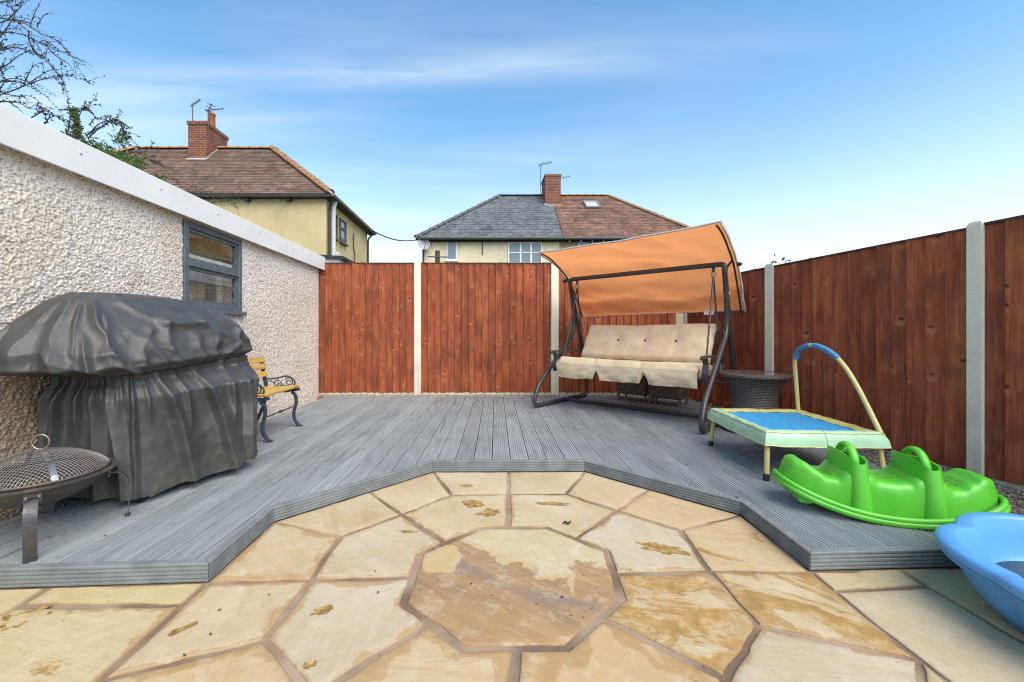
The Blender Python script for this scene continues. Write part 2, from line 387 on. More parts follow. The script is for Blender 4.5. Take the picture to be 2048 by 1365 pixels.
def roughcast():
    m = Mat('pebbledash_render'); p = m.co(); sp = m.n('SeparateXYZ', {0: m.world()})
    v = m.n('TexVoronoi', {'Vector': p, 'Scale': 75.0}); a = m.noise(p, 1.3, 5); b = m.noise(p, 60, 4, .7)
    c = m.mix(m.range(a, .3, .7), (.75, .65, .53), (.85, .765, .66))
    c = m.mix(m.math('MULTIPLY', m.range(v.outputs['Color'], .2, .9), .25), c, (.58, .49, .40))
    c = m.mix(m.math('MULTIPLY', m.range(b, .60, .68), .55), c, (.17, .13, .10)); v2 = m.n('TexVoronoi', {'Vector': p, 'Scale': 95.0}); c = m.mix(m.math('MULTIPLY', m.range(m.n('SeparateColor', {0: v2.outputs['Color']}).outputs[0], .84, .87), .55), c, (.16, .13, .12))
    # rust brown splash low on the wall behind the fire pit
    w = m.math('MULTIPLY', m.math('SUBTRACT', m.noise(p, 3.5, 5), .5), .55)
    st = m.math('MULTIPLY', m.range(m.math('ADD', sp.outputs[1], w), 2.10, 2.45, 1, 0), m.range(m.math('ADD', sp.outputs[2], w), .74, .98, 1, 0))
    c = m.mix(m.math('MULTIPLY', st, .75), c, m.mix(b, (.21, .125, .07), (.36, .235, .14)))
    st2 = m.range(m.noise(m.mapping(p, (3, 3, 3)), 1, 4), .63, .72)
    c = m.mix(m.math('MULTIPLY', st2, .35), c, (.38, .26, .16))
    return m.done(c, .9, m.bump(m.math('ADD', v.outputs['Distance'], b), .5, .005), Specular_IOR_Level=.2)
ROUGH = roughcast()
WHITE = plain('white_upvc', (.80, .79, .75), .35, .04, 3)
GREYFRAME = plain('grey_painted_wood', (.105, .13, .14), .55, .15, 20, .2, 120)
def glass(name, tint=(.8, .86, .86), rough=.03, film=.12):
    m = Mat(name); a = m.noise(m.mapping(m.co(), (3, 3, 1.5)), 3, 5)
    for l in list(m.t.links): m.t.links.remove(l)
    tr = m.n('BsdfTransparent', {0: (*tint, 1)}); gl = m.n('BsdfGlossy', {0: (1, 1, 1, 1), 1: rough}); df = m.n('BsdfDiffuse', {0: (.5, .52, .5, 1)})
    fr = m.n('Fresnel', {0: 1.55}); mx = m.n('MixShader', {0: fr.outputs[0], 1: tr.outputs[0], 2: gl.outputs[0]})
    mx2 = m.n('MixShader', {0: m.range(a, .4, .75, .01, film), 1: mx.outputs[0], 2: df.outputs[0]})
    o = [n for n in m.t.nodes if n.type == 'OUTPUT_MATERIAL'][0]; m.t.links.new(mx2.outputs[0], o.inputs[0]); return m.m
GLASS = glass('pale_film_window_glass', (.86, .9, .88), .03, .22)  # milky film in the glass colour stands in for pale reflections
def house_glass():
    m = Mat('house_window_glass'); return m.done((.16, .20, .22), .05, Specular_IOR_Level=.9)
HGLASS = house_glass()

# ------------------------------------------------------------------ the ground
ground = MB(); S = 400
ground.add([(-S, -60, -.06), (S, -60, -.06), (S, 900, -.06), (-S, 900, -.06)], [(0, 1, 2, 3)])
def soil():
    m = Mat('garden_soil'); a = m.noise(m.world(), 4, 6)
    return m.done(m.mix(a, (.06, .05, .035), (.07, .09, .04)), .95)
tag(ground.build('ground', soil()), kind='structure')

# ------------------------------------------------------------------ patio: slabs in ground coordinates
DECK_Z = 0.072
E = [V(-2.37, 1.553), V(-1.092, 1.62), V(-1.092, 2.132), V(-.3464, 2.893), V(.741, 2.905), V(1.418, 2.213), V(1.378, 1.698), V(2.72, 1.753)]
patio = empty('patio'); tag(patio, 'buff sandstone patio laid in rings around an octagon stone', kind='structure')
def g2(px, py): p = at(px, py); return V(p.x, p.y)
C = V(.095, 1.674)
O = [g2(966, 1054), g2(1093, 1054), g2(1214, 1101), g2(1246, 1197), g2(1134, 1295), g2(929, 1296), g2(807, 1205), g2(840, 1106)]
T, TL, L, BL, B_, BR, Rr, TR = g2(1017, 1053), g2(888, 1084), g2(824, 1154), g2(857, 1246), g2(1034, 1296), g2(1204, 1235), g2(1230, 1147), g2(1151, 1077)
Tm, TLm, Lm, TRm, Rm, BRm = g2(1017, 987), g2(802, 1028), g2(623, 1159), g2(1234, 1021), g2(1419, 1141), g2(1452, 1357)
a_, b_, c_, d_, e_, f_ = g2(902, 989), g2(679, 1073), g2(527, 1279), g2(1132, 987), g2(1361, 1060), g2(1517, 1250)
BLm = V(-.465, 1.117); Bm = 2 * C - Tm; g_ = 2 * C - d_; h_ = 2 * C - a_
ETm = V(.195, 2.898); P1 = g2(734, 991); P1 = E[2].lerp(E[3], (P1.x - E[2].x) / (E[3].x - E[2].x)); P2 = g2(1299, 980); P2 = E[4].lerp(E[5], (P2.x - E[4].x) / (E[5].x - E[4].x))
q_ = V(-1.095, 1.164); U = V(1.335, 1.235); E6 = V(1.372, 1.69)
ROW = .52
slabs = [  # polygon, warm, yellow, stain, grey
 (O, .25, .2, .0, 0, .017),
 ([T, O[0], TL, TLm, a_, Tm], .1, .2, .55, 0), ([TL, O[7], L, Lm, b_, TLm], .12, 0, .05, .35), ([L, O[6], BL, BLm, c_, Lm], .05, 0, .0, .45),
 ([BL, O[5], B_, Bm, g_, BLm], .45, .1, .45, 0), ([B_, O[4], BR, BRm, h_, Bm], .8, .1, .45, 0), ([BR, O[3], Rr, Rm, f_, BRm], .15, .3, .95, 0),
 ([Rr, O[2], TR, TRm, e_, Rm], .02, .05, .1, .5), ([TR, O[1], T, Tm, d_, TRm], .0, .1, .1, .1),
 ([E[3], ETm, Tm, a_], .12, 0, .1, 0), ([ETm, E[4], d_, Tm], .05, .15, .0, .15), ([a_, TLm, P1, E[3]], .2, .05, .0, 0), ([P1, TLm, b_, E[2]], .18, 0, .0, 0),
 ([b_, E[2], E[1], Lm], .28, .0, .05, 0), ([E[1], Lm, c_, q_], .25, 0, .1, .2),
 ([V(-1.69, 1.49), V(-1.1, 1.49), V(-1.1, 1.62), V(-1.69, 1.59)], .0, .75, .1, 0), ([V(-2.38, 1.53), V(-2.38, 1.56), V(-1.70, 1.59), V(-1.69, 1.46), V(-1.74, 1.3), V(-2.38, 1.3)], .1, .4, .1, 0),
 ([V(-1.73, 1.30), V(-1.69, 1.47), V(-1.1, 1.482), V(-1.1, .8), V(-1.73, .8)], .0, .45, .42, .1),
 ([V(-2.38, 1.29), V(-1.75, 1.29), V(-1.74, .8), V(-2.38, .8)], .0, .5, .2, 0),
 ([c_, BLm, V(-.62, ROW), V(-1.095, ROW), q_], .55, .1, .15, 0), ([BLm, g_, V(-.34, ROW), V(-.62, ROW)], .2, .1, .2, .2), ([g_, Bm, V(.02, ROW), V(-.34, ROW)], .2, .1, .2, .2),
 ([Bm, h_, V(.378, ROW), V(.02, ROW)], .2, .1, .2, .2), ([h_, BRm, V(.72, ROW), V(.378, ROW)], .2, .1, .2, .2),
 ([d_, E[4], P2, TRm], .25, 0, .05, 0), ([TRm, P2, E[5], e_], .45, .15, .02, 0), ([e_, E[5], E6, Rm], .45, .15, .62, 0),
 ([Rm, E6, U, f_], .1, .25, .98, 0), ([f_, U, V(1.25, 1.15), V(1.15, ROW), V(.72, ROW), BRm], .15, 0, .0, .5), ([U, V(1.335, 1.2), V(1.335, ROW), V(1.15, ROW), V(1.25, 1.15)], .2, .4, .3, 0),
 ([E6, V(1.76, 1.714), V(1.755, 1.592), V(1.36, 1.566)], .1, .55, .1, 0), ([V(1.36, 1.566), V(1.755, 1.592), V(1.745, ROW), V(1.335, ROW), V(1.335, 1.2)], .12, .05, .05, .2),
 ([V(1.76, 1.714), V(2.72, 1.753), V(2.72, 1.1), V(1.75, 1.1)], .3, .4, .0, .0), ([V(1.75, 1.1), V(2.72, 1.1), V(2.72, ROW), V(1.745, ROW)], .0, .1, .0, .6),
 ([V(2.72, 1.753), V(3.3, 1.75), V(3.3, 1.1), V(2.72, 1.1)], .0, .1, .0, .5)]
DAMP = {1: .15, 2: .35, 3: .85, 4: 1.5, 5: 1.7, 6: .9, 7: .25, 8: .15, 9: .0, 13: .5, 14: .5, 19: 1.2, 27: .5, 28: .35, 17: .5}
def inset(poly, d):
    n = len(poly)
    area = sum(poly[i].x * poly[(i + 1) % n].y - poly[(i + 1) % n].x * poly[i].y for i in range(n))
    if area < 0: poly = poly[::-1]
    o = []
    for i in range(n):
        p0, p1, p2 = poly[i - 1], poly[i], poly[(i + 1) % n]
        e1, e2 = (p1 - p0).normalized(), (p2 - p1).normalized()
        n1, n2 = V(-e1.y, e1.x), V(-e2.y, e2.x); bis = n1 + n2
        k = d / max(.35, (1 + n1.dot(n2)) / 2) if bis.length > .01 else d
        o.append(p1 + bis * (k / 2))
    return o
for si, (poly, *at4) in enumerate(slabs):
    hw = at4[4] if len(at4) > 4 else (.013 if 1 <= si <= 8 else .010)
    ps = inset([Vector(p) for p in poly], hw); ring = []
    for i in range(len(ps)):
        a, b = ps[i], ps[(i + 1) % len(ps)]; k = max(2, int((b - a).length / .035)); nn = V(-(b - a).y, (b - a).x).normalized()
        for j in range(k):
            t = j / k; p = a.lerp(b, t); w = .010 * nz(p.x * 7, p.y * 7, si) + .003 * nz(p.x * 33, p.y * 33, si + 5)
            ring.append(p + nn * (w if 0 < j else w * .3))
    cen = sum(ps, V(0, 0)) / len(ps); dz = random.uniform(-.0018, .0018); mb = MB()
    def lvl(d, z): return [V(p.x + (cen - p).normalized().x * min(d, .62 * (cen - p).length), p.y + (cen - p).normalized().y * min(d, .62 * (cen - p).length), z + .0015 * nz(p.x * 20, p.y * 20, 3)) for p in ring]
    steps = [(-.001, -.04), (0, -.006), (.003, -.0018), (.009, 0), (.035, 0), (.07, 0), (.11, 0)]
    rr_s = [lvl(d, z_ + (dz if z_ > -.03 else 0)) for d, z_ in steps]; mb.loft(rr_s, True, False, False)
    mb.add(rr_s[-1] + [V(cen.x, cen.y, dz)], [(i, (i + 1) % len(ring), len(ring)) for i in range(len(ring))])
    o = mb.build('paving_slab', STONE_C if si == 0 else STONE, patio, 35)
    ea = o.data.attributes.new('edge', 'FLOAT', 'POINT'); ed = [max(0.0, d) for d, z_ in steps for _ in ring] + [.11] * len(ring) + [.25]
    ea.data.foreach_set('value', ed)
    o['warm'], o['yellow'], o['stain'], o['grey'] = [float(x) for x in at4[:4]]; o['damp'] = DAMP.get(si, .03)
mo = MB(); mo.add([(-2.9, .3, -.008), (3.4, .3, -.008), (3.4, 6.4, -.008), (-2.9, 6.4, -.008)], [(0, 1, 2, 3)]); mo.build('mortar', MORTAR, patio)
# hollows worn into some slabs, lined with ochre
def pit(px, py, rx, ry, rot, seed):
    c = at(px, py); mb = MB(); n = 44; rings = []
    for k, (s, z) in enumerate(((1.0, .0022), (.82, .0020), (.55, .0016), (.2, .0014))):
        rr = []
        for i in range(n):
            t = 2 * math.pi * i / n; w = 1 + .75 * nz(math.cos(t) * 1.9 + seed * 3.1, math.sin(t) * 1.9, seed) + .34 * nz(math.cos(t) * 5, math.sin(t) * 5, seed + 9)
            x, y = rx * s * w * math.cos(t), ry * s * w * math.sin(t)
            rr.append(V(c.x + x * math.cos(rot) - y * math.sin(rot), c.y + x * math.sin(rot) + y * math.cos(rot), z))
        rings.append(rr)
    mb.loft(rings, True, False, True); mb.build('ochre_hollow', PIT, patio, 60)
for a in ((945, 1008, .055, .045, .2, 1), (978, 1026, .06, .038, .5, 2), (1105, 1008, .085, .020, -.1, 3), (1325, 1098, .085, .040, -.35, 4), (936, 972, .035, .025, 0, 5),
          (365, 1258, .042, .013, .75, 6), (645, 1222, .030, .018, .4, 7), (818, 1064, .045, .012, -.05, 8), (40, 1240, .07, .05, .2, 9), (620, 1330, .02, .012, .4, 10)):
    pit(*a)

# ------------------------------------------------------------------ deck
deck = empty('deck'); tag(deck, 'grey grooved timber deck around the stone patio', kind='structure')
SH, PITCH, BACK = .035, .1335, 5.84
def front_y(xp):
    """deck edge (inside the nosing) where a board line x = xp + SH*y first enters the deck"""
    best = None
    if -1.19 < xp < -1.14: xp = -1.14           # lines that would graze the two short returns start behind them
    if 1.31 < xp < 1.362: xp = 1.31
    for p, q in zip(E, E[1:]):
        # p + t (q-p): x - SH*y = xp
        fp, fq = p.x - SH * p.y - xp, q.x - SH * q.y - xp
        if fp == fq: continue
        if (fp <= 0 <= fq) or (fq <= 0 <= fp):
            t = fp / (fp - fq); y = p.y + t * (q.y - p.y)
            nx = (q - p).normalized(); off = .037 / max(.45, abs(nx.x))
            best = max(best or -9, y + min(off, .06))
    return best
prof = [(0.0, -.022), (0.0, -.002), (.002, 0)]
for k in range(7):
    x = .0105 + k * .0158; prof += [(x, 0), (x + .0020, -.0045), (x + .0060, -.0045), (x + .008, 0)]
prof += [(.1255, 0), (.1275, -.002), (.1275, -.022)]
k = 0; x0 = -2.36 - SH * 5.7
while x0 < 2.70:
    y_lo = []
    for dx, z in prof:
        y = front_y(x0 + dx); y_lo.append(y)
    if any(y is not None for y in y_lo) and x0 + SH * 3 < 2.72 - .02:
        dz = random.uniform(-.0012, .0012); mb = MB(); rings = []
        cuts = 5
        for ci in range(cuts + 1):
            r = []
            for (dx, z), y in zip(prof, y_lo):
                if y is None: y = 1.60 if x0 < 0 else 1.78
                # stop at the garage wall on the left
                yy = y + (BACK - y) * ci / cuts; X = max(x0 + dx + SH * yy, -2.362)
                r.append(V(X, yy, DECK_Z + dz + z))
            rings.append(r)
        mb.loft(rings, False); mb.f = [f[::-1] for f in mb.f]
        low_ = [V(p.x, p.y, DECK_Z - .024) for p in rings[0]]; mb.loft([low_, rings[0]], False)
        mb.build('board', DECK, deck)
    x0 += PITCH; k += 1
# grooved edging, one length per side, mitred
def side_pts(d):
    o = []
    for i, p in enumerate(E):
        e1 = (p - E[i - 1]).normalized() if i else (E[1] - E[0]).normalized(); e2 = (E[i + 1] - p).normalized() if i < len(E) - 1 else e1
        n1, n2 = V(-e1.y, e1.x), V(-e2.y, e2.x); bis = (n1 + n2); o.append(p + bis * (d / (1 + n1.dot(n2))))
    return o
eprof = [(.034, .040), (.034, .0742), (.003, .0745), (0, .0725)]
z = .0725
for kk in range(4): eprof += [(0, z - .0075), (.0045, z - .0098), (.0045, z - .0140), (0, z - .0162)]; z -= .0162
eprof += [(0, .001), (.012, .001)]
levels = [side_pts(d) for d, z in eprof]
for i in range(len(E) - 1):
    mb = MB(); r0 = []; r1 = []
    dirv = (E[i + 1] - E[i]).normalized() * .0012
    for (d, z), lv in zip(eprof, levels):
        a, b = lv[i] + dirv, lv[i + 1] - dirv; r0.append(V(a.x, a.y, z)); r1.append(V(b.x, b.y, z))
    mb.loft([r0, r1], True, True, True); mb.build('edging_board', FASCIA, deck)

# ------------------------------------------------------------------ gravel
def pebbles(name, region, n, zf, seed, big=1.0, mats=None):
    rg = random.Random(seed); mb = MB(); base = bmesh.new(); bmesh.ops.create_icosphere(base, subdivisions=1, radius=1.0)
    bv = [v.co.copy() for v in base.verts]; bf = [tuple(v.index for v in f.verts) for f in base.faces]; base.free()
    for i in range(n):
        x, y = region(rg); s = rg.uniform(.006, .0135) * big; e = Matrix.Rotation(rg.uniform(0, 6.28), 3, (rg.uniform(-1, 1), rg.uniform(-1, 1), rg.uniform(-1, 1) + .01))
        sc = V(rg.uniform(.7, 1.4), rg.uniform(.7, 1.2), rg.uniform(.5, .8))
        c = V(x, y, zf + rg.uniform(-.004, .012)); mb.add([c + e @ V(v.x * sc.x, v.y * sc.y, v.z * sc.z) * s for v in bv], bf, rg.choice((0, 0, 1, 2)))
    o = mb.build(name, mats or [plain('cream_pebble', (.44, .37, .28), .8, .3, 30), plain('tan_pebble', (.33, .25, .17), .8, .3, 30), plain('grey_pebble', (.25, .23, .21), .8, .3, 30)], None, 180)
    return tag(o, kind='stuff')
FY = 6.0
def fx(y): return 3.528 - .111 * y       # face of the right-hand fence
g1 = pebbles('gravel', lambda r: (r.uniform(-2.36, 2.8), r.uniform(BACK + .003, FY - .01)), 3600, .066, 3); g1['label'] = 'strip of cream gravel along the foot of the back fence'
def rr_(r):
    y = r.uniform(1.6, 5.85); return (r.uniform(2.735, fx(y) - .01), y)
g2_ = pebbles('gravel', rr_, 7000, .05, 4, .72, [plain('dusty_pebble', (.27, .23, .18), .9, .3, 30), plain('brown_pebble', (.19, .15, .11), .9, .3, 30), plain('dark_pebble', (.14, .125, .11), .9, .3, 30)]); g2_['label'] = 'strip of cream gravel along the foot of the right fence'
gb = MB(); gb.box((-2.36, BACK + .002, -.04), (2.8, FY - .02, .06)); gb.box((2.735, 1.5, -.05), (3.3, 5.85, .042)); tag(gb.build('soil', plain('gravel_bed', (.24, .20, .15), .9, .3, 40)), kind='structure')

# ------------------------------------------------------------------ fences: panels of overlapping boards between slotted concrete posts
_bm = {}
def board_mesh(h):
    h = round(h, 3)
    if h not in _bm:
        mb = MB(); w = .120; n = 6; rings = []
        for k in range(n + 1):
            zz = h * k / n; rings.append([V(-w / 2, 0, zz), V(-w / 2, -.0235, zz), V(-w / 2 + .003, -.026, zz), V(w / 2 - .002, -.009, zz), V(w / 2, -.008, zz), V(w / 2, 0, zz)])
        mb.loft(rings, True, True, True); _bm[h] = mb.mesh('board', FENCE)
    return _bm[h]
CAPM = plain('weathered_capping', (.075, .026, .014), .7, .3, 9, .3, 90)
def fence_panel(p0, p1, z0, z1, label, step=.103, rev=False, group='timber fence panels'):
    p0, p1 = Vector(p0), Vector(p1); d = p1 - p0; ln = d.length; ang = math.atan2(d.y, d.x)
    t = empty('timber_fence', (p0.x, p0.y, 0), ang); tag(t, label, 'fence panel', group)
    n = max(1, round(ln / step)); w = ln / n
    for k in range(n):
        o = link('board', board_mesh(z1 - z0), t, (w * (k + .5) + random.uniform(-.004, .004), -.002 - (.003 if k % 2 else 0), z0 + random.uniform(-.004, .002)), (random.uniform(-.002, .002), random.uniform(-.0035, .0035), 0))
        o.scale = (w / .103 * random.uniform(.97, 1.03), 1, 1)
        if rev: o.rotation_euler.z = 0
    mb = MB(); mb.box((0, -.031, z1 + .001), (ln, .025, z1 + .016)); mb.build('capping', CAPM, t)
    for zz in (z0 + .25, (z0 + z1) / 2, z1 - .2):
        mb = MB(); mb.box((0, .002, zz - .03), (ln, .036, zz + .03)); mb.build('rail', CAPM, t)
    mb = MB(); mb.bbox((0, -.012, -.05), (ln, .03, z0 - .003), .004); mb.build('gravel_board', CONC, t)
    return t
def fence_post(x, y, ang, h, label, w=.105, d=.095, group='concrete fence posts'):
    mb = MB(); hw = w / 2
    # slotted section with bevelled front arrises, weathered top
    sec = [(-hw, .03), (-hw, -.030), (-hw + .008, -.040), (hw - .008, -.040), (hw, -.030), (hw, .03), (hw, .05), (-hw, .05)]
    rings = [[V(a, b, -.05) for a, b in sec], [V(a, b, h - .02) for a, b in sec], [V(a * .8, b * .75, h) for a, b in sec]]
    mb.loft(rings, True, False, True)
    o = mb.build('fence_post', CONC, None, 30, (x, y, 0), (0, 0, ang)); return tag(o, label, 'fence post', group)
def bx(px): return (px - CX) * FY / F
PB, PT = .108, 2.005
xs = (bx(619), bx(828), bx(843), bx(1101), bx(1117), 2.87)
fence_panel((xs[0] - .05, FY), (xs[1], FY), PB, PT, 'red brown board fence panel beside the pebbledashed garage')
fence_panel((xs[2], FY), (xs[3], FY), PB, PT, 'red brown board fence panel between the two back posts left of the swing seat')
fence_panel((xs[4], FY), (xs[5], FY), PB, PT, 'red brown board fence panel directly behind the swing seat', .105)
fence_post((xs[1] + xs[2]) / 2, FY, 0, 2.045, 'pale concrete post on the back fence, left of the other back post')
fence_post((xs[3] + xs[4]) / 2, FY, 0, 2.045, 'pale concrete post on the back fence beside the swing seat', .115)
RA = math.atan2(-1, .111)                          # right fence runs from the corner towards the camera
RB, RT = .078, 1.672
ys = (5.74, 5.66, 4.318, 4.205, 2.678, 2.59, 1.02, .93, -.6)
fp = lambda y: (fx(y), y)
fence_panel(fp(ys[1]), fp(ys[2]), RB, RT, 'lower red brown fence panel behind the rattan table', .108)
fence_panel(fp(ys[3]), fp(ys[4]), RB, RT, 'lower red brown fence panel with dark knots behind the small trampoline', .108)
fence_panel(fp(ys[5]), fp(ys[6]), RB, RT + .01, 'red brown fence panel at the right edge past the nearest concrete post', .108)
for a, b, lab in ((0, 1, 'concrete post in the corner where the back fence meets the right fence'), (2, 3, 'concrete post on the right fence behind the rattan table'),
                  (4, 5, 'nearest concrete post on the right fence, behind the green rocker')):
    y = (ys[a] + ys[b]) / 2; fence_post(fx(y), y, RA, 1.715, lab, ys[a] - ys[b])

# ------------------------------------------------------------------ garage
GX, GY0, GY1, GT = -2.38, .2, 5.92, 1.955
garage = empty('garage', (GX, 3.2, 0)); tag(garage, 'pebbledashed garage with white fascia and a small grey framed window', 'garage')
def gadd(mb, name, mat, parent=None, smooth=None):
    o = mb.build(name, mat, parent or garage, smooth)
    if not parent: o.location = (-GX, -3.2, 0)
    return o
WY0, WY1, WZ0, WZ1 = 3.23, 4.01, 1.195, 1.90
def rough_wall():
    y0, y1, z0, z1 = 1.3, GY1, -.05, GT; st = .0054; ny = int((y1 - y0) / st); nzv = int((z1 - z0) / st); vs = []; fs = []
    for j in range(nzv + 1):
        z = z0 + (z1 - z0) * j / nzv
        for i in range(ny + 1):
            y = y0 + (y1 - y0) * i / ny
            h = .0085 * max(-.30, nz(y * 62, z * 92, 1)) + .0085 * max(-.35, nz(y * 105, z * 170, 7)) + .004 * nz(y * 20, z * 24, 3)
            vs.append((GX + min(.012, h) - .004, y, z))
    hole = lambda y, z: WY0 < y < WY1 and WZ0 < z < WZ1
    for j in range(nzv):
        for i in range(ny):
            if hole(y0 + (y1 - y0) * (i + .5) / ny, z0 + (z1 - z0) * (j + .5) / nzv): continue
            a = j * (ny + 1) + i; fs.append((a, a + 1, a + ny + 2, a + ny + 1))
    me = bpy.data.meshes.new('side_wall'); me.from_pydata(vs, [], fs); me.materials.append(ROUGH); me.polygons.foreach_set('use_smooth', [True] * len(fs)); me.update()
    o = link('side_wall', me, garage); o.location = (-GX, -3.2, 0)
rough_wall()
mb = MB(); mb.box((GX - .10, GY0, -.05), (GX - .012, 1.3, GT)); mb.box((GX - 2.6, GY0, -.05), (GX - 2.5, 3.2, GT)); mb.box((GX - 2.6, 3.2, -.05), (GX - 2.5, GY1 - .01, .9)); mb.box((GX - 2.5, GY0, -.05), (GX - .10, GY0 + .1, GT)); mb.box((GX - 2.5, GY1 - .11, -.05), (GX - .002, GY1 - .001, GT - .001))  # far wall stops low: unseen opening added so daylight reaches the inside
gadd(mb, 'wall', ROUGH)
mb = MB(); t = .012   # inner face of the side wall round the window
mb.box((GX - .09, 1.3, -.05), (GX - .014, WY0, GT)); mb.box((GX - .09, WY1, -.05), (GX - .014, GY1 - .12, GT)); mb.box((GX - .09, WY0, -.05), (GX - .014, WY1, WZ0)); mb.box((GX - .09, WY0, WZ1), (GX - .014, WY1, GT)); gadd(mb, 'inner_wall', ROUGH)
mb = MB(); z0_, z1_ = GT + .002, GT + .09; mb.box((GX - 2.62, GY0 - .03, z0_), (GX + .03, 2.6, z1_)); mb.box((GX - 2.62, 5.6, z0_), (GX + .03, GY1 + .03, z1_)); mb.box((GX - 2.62, 2.601, z0_), (GX - 2.1, 5.599, z1_)); mb.box((GX - .12, 2.601, z0_), (GX + .03, 5.599, z1_)); gadd(mb, 'roof', plain('roof_felt', (.09, .09, .085), .9, .2))
mb = MB(); mb.box((GX - 2.1, 2.601, GT + .04), (GX - .121, 5.599, GT + .046)); gadd(mb, 'added_rooflight', glass('added_clear_sheet', (.9, .92, .92), .1, .3))  # unseen glazed opening, added to let daylight into the garage
FX0 = GX + .055
fasc = MB(); fasc.bbox((FX0, 4.88, 1.905), (FX0 + .014, 5.99, 2.098), .004); f1 = gadd(fasc, 'fascia', WHITE)
fasc = MB(); fasc.bbox((FX0, GY0, 1.905), (FX0 + .014, 4.877, 2.098), .004); fb = gadd(fasc, 'fascia', WHITE)
mb = MB(); mb.box((GX + .002, GY0, 1.93), (FX0 - .002, 5.98, 1.95)); gadd(mb, 'soffit', WHITE)
SCR = plain('plastic_screw_cap', (.45, .46, .47), .4, .1)
for y in (2.335, 2.92, 3.55, 4.2, 4.80, 4.98, 5.45):
    mb = MB(); n = 10; pr = [(.008, 0), (.008, .003), (.005, .006), (.0005, .007)]
    mb.loft([[V(FX0 + .014 + x, y + r * math.cos(6.2832 * k / n), 2.03 + r * math.sin(6.2832 * k / n)) for k in range(n)] for r, x in pr], True, False, True)
    o = mb.build('screw_cap', SCR, fb if y < 4.9 else f1, 60)
# window
win = empty('window', parent=garage); win.location = (-GX, -3.2, 0)
mb = MB(); fx0, fx1 = GX - .045, GX + .012; b = .05
mb.bbox((fx0, WY0 + .001, WZ0), (fx1, WY0 + b, WZ1)); mb.bbox((fx0, WY1 - b, WZ0), (fx1, WY1 - .001, WZ1)); mb.bbox((fx0, WY0 + b + .001, WZ0), (fx1 - .002, WY1 - b - .001, WZ0 + .045)); mb.bbox((fx0, WY0 + b + .001, WZ1 - .05), (fx1 - .002, WY1 - b - .001, WZ1 - .001))
mb.bbox((fx0, WY0 + b + .001, 1.535), (fx1 - .002, WY1 - b - .001, 1.585)); mb.build('frame', GREYFRAME, win, 30)
mb = MB(); 
for za, zb in ((1.587, WZ1 - .052), (WZ0 + .047, 1.533)):
    ya, yb = WY0 + b + .002, WY1 - b - .002; w = .022; xa, xb = fx0 + .004, fx1 - .018
    mb.box((xa, ya, za), (xb, ya + w, zb)); mb.box((xa, yb - w, za), (xb, yb, zb)); mb.box((xa + .001, ya + w, za), (xb - .001, yb - w, za + w)); mb.box((xa + .001, ya + w, zb - w), (xb - .001, yb - w, zb))
mb.build('sash', GREYFRAME, win)
for za, zb in ((1.60, WZ1 - .06), (WZ0 + .06, 1.52)):
    mb = MB(); mb.add([(fx0 + .02, WY0 + b + .012, za), (fx0 + .02, WY1 - b - .012, za), (fx0 + .02, WY1 - b - .012, zb), (fx0 + .02, WY0 + b + .012, zb)], [(0, 1, 2, 3)]); mb.build('pane', GLASS, win)
mb = MB(); mb.bbox((GX - .02, WY0 - .03, WZ0 - .035), (GX + .045, WY1 + .03, WZ0 - .001)); mb.build('sill', GREYFRAME, win)
# what stands behind the panes
mb = MB(); mb.box((GX - .30, 2.9, 1.755), (GX - .24, 5.2, 1.90)); gadd(mb, 'timber_beam', plain('raw_timber', (.62, .38, .13), .7, .3, 8))
mb = MB(); M_ = Matrix.Translation((GX - .36, 4.2, 1.56)) @ Matrix.Rotation(R(-38), 4, 'Y'); mb.box((-.012, -.85, -.12), (.012, .95, .26), M=M_); gadd(mb, 'added_pale_sheet', plain('white_board', (.84, .85, .83), .6, .06))  # sheet added to brighten the upper pane like a pale reflection
mb = MB(); mb.box((GX - .34, 3.98, .6), (GX - .31, 4.12, 1.52)); gadd(mb, 'white_board', plain('white_post', (.84, .85, .83), .6, .06))
mb = MB(); M_ = Matrix.Translation((GX - .75, 4.8, .9)) @ Matrix.Rotation(R(-25), 4, 'Y'); mb.box((-.02, -.9, -.6), (.02, .9, .55), M=M_); gadd(mb, 'grey_sheet', plain('dusty_sheet', (.30, .33, .29), .8, .4, 5))

# ------------------------------------------------------------------ covered barbecue
def cover_mat():
    m = Mat('dark_grey_cover_fabric'); p = m.co(); a = m.noise(p, 3.5, 5, .6); b = m.noise(p, 14, 5, .6); w = m.noise(p, 420, 2)
    sp = m.n('SeparateXYZ', {0: m.world()})
    c = m.mix(m.range(a, .3, .7), (.046, .046, .045), (.070, .069, .067))
    c = m.mix(m.math('MULTIPLY', m.range(b, .60, .75), .35), c, (.12, .10, .065))
    c = m.mix(m.math('MULTIPLY', m.math('MULTIPLY', m.range(sp.outputs[2], .15, .27, 1, 0), m.range(b, .42, .6)), .55), c, (.12, .105, .055))
    h = m.math('ADD', m.noise(m.mapping(p, (9, 9, 5)), 1.6, 5, .55, 1.2), m.math('MULTIPLY', w, .03))
    return m.done(c, m.range(a, .3, .7, .40, .54), m.bump(h, .3, .012), Specular_IOR_Level=.55)
COVER = cover_mat()
BC = V(-2.05, 2.55, 0)
bbq = empty('barbecue', BC); tag(bbq, 'large barbecue on castors under a dark grey fabric cover', 'barbecue')
def lv(pts): return spline([V(x, y, 0) for x, y in pts], 52, True)
bot = [(-1.825, 2.14), (-1.68, 2.41), (-1.545, 2.69), (-1.65, 2.92), (-2.05, 3.02), (-2.30, 2.75), (-2.335, 2.35), (-2.325, 2.12), (-2.08, 2.145)]
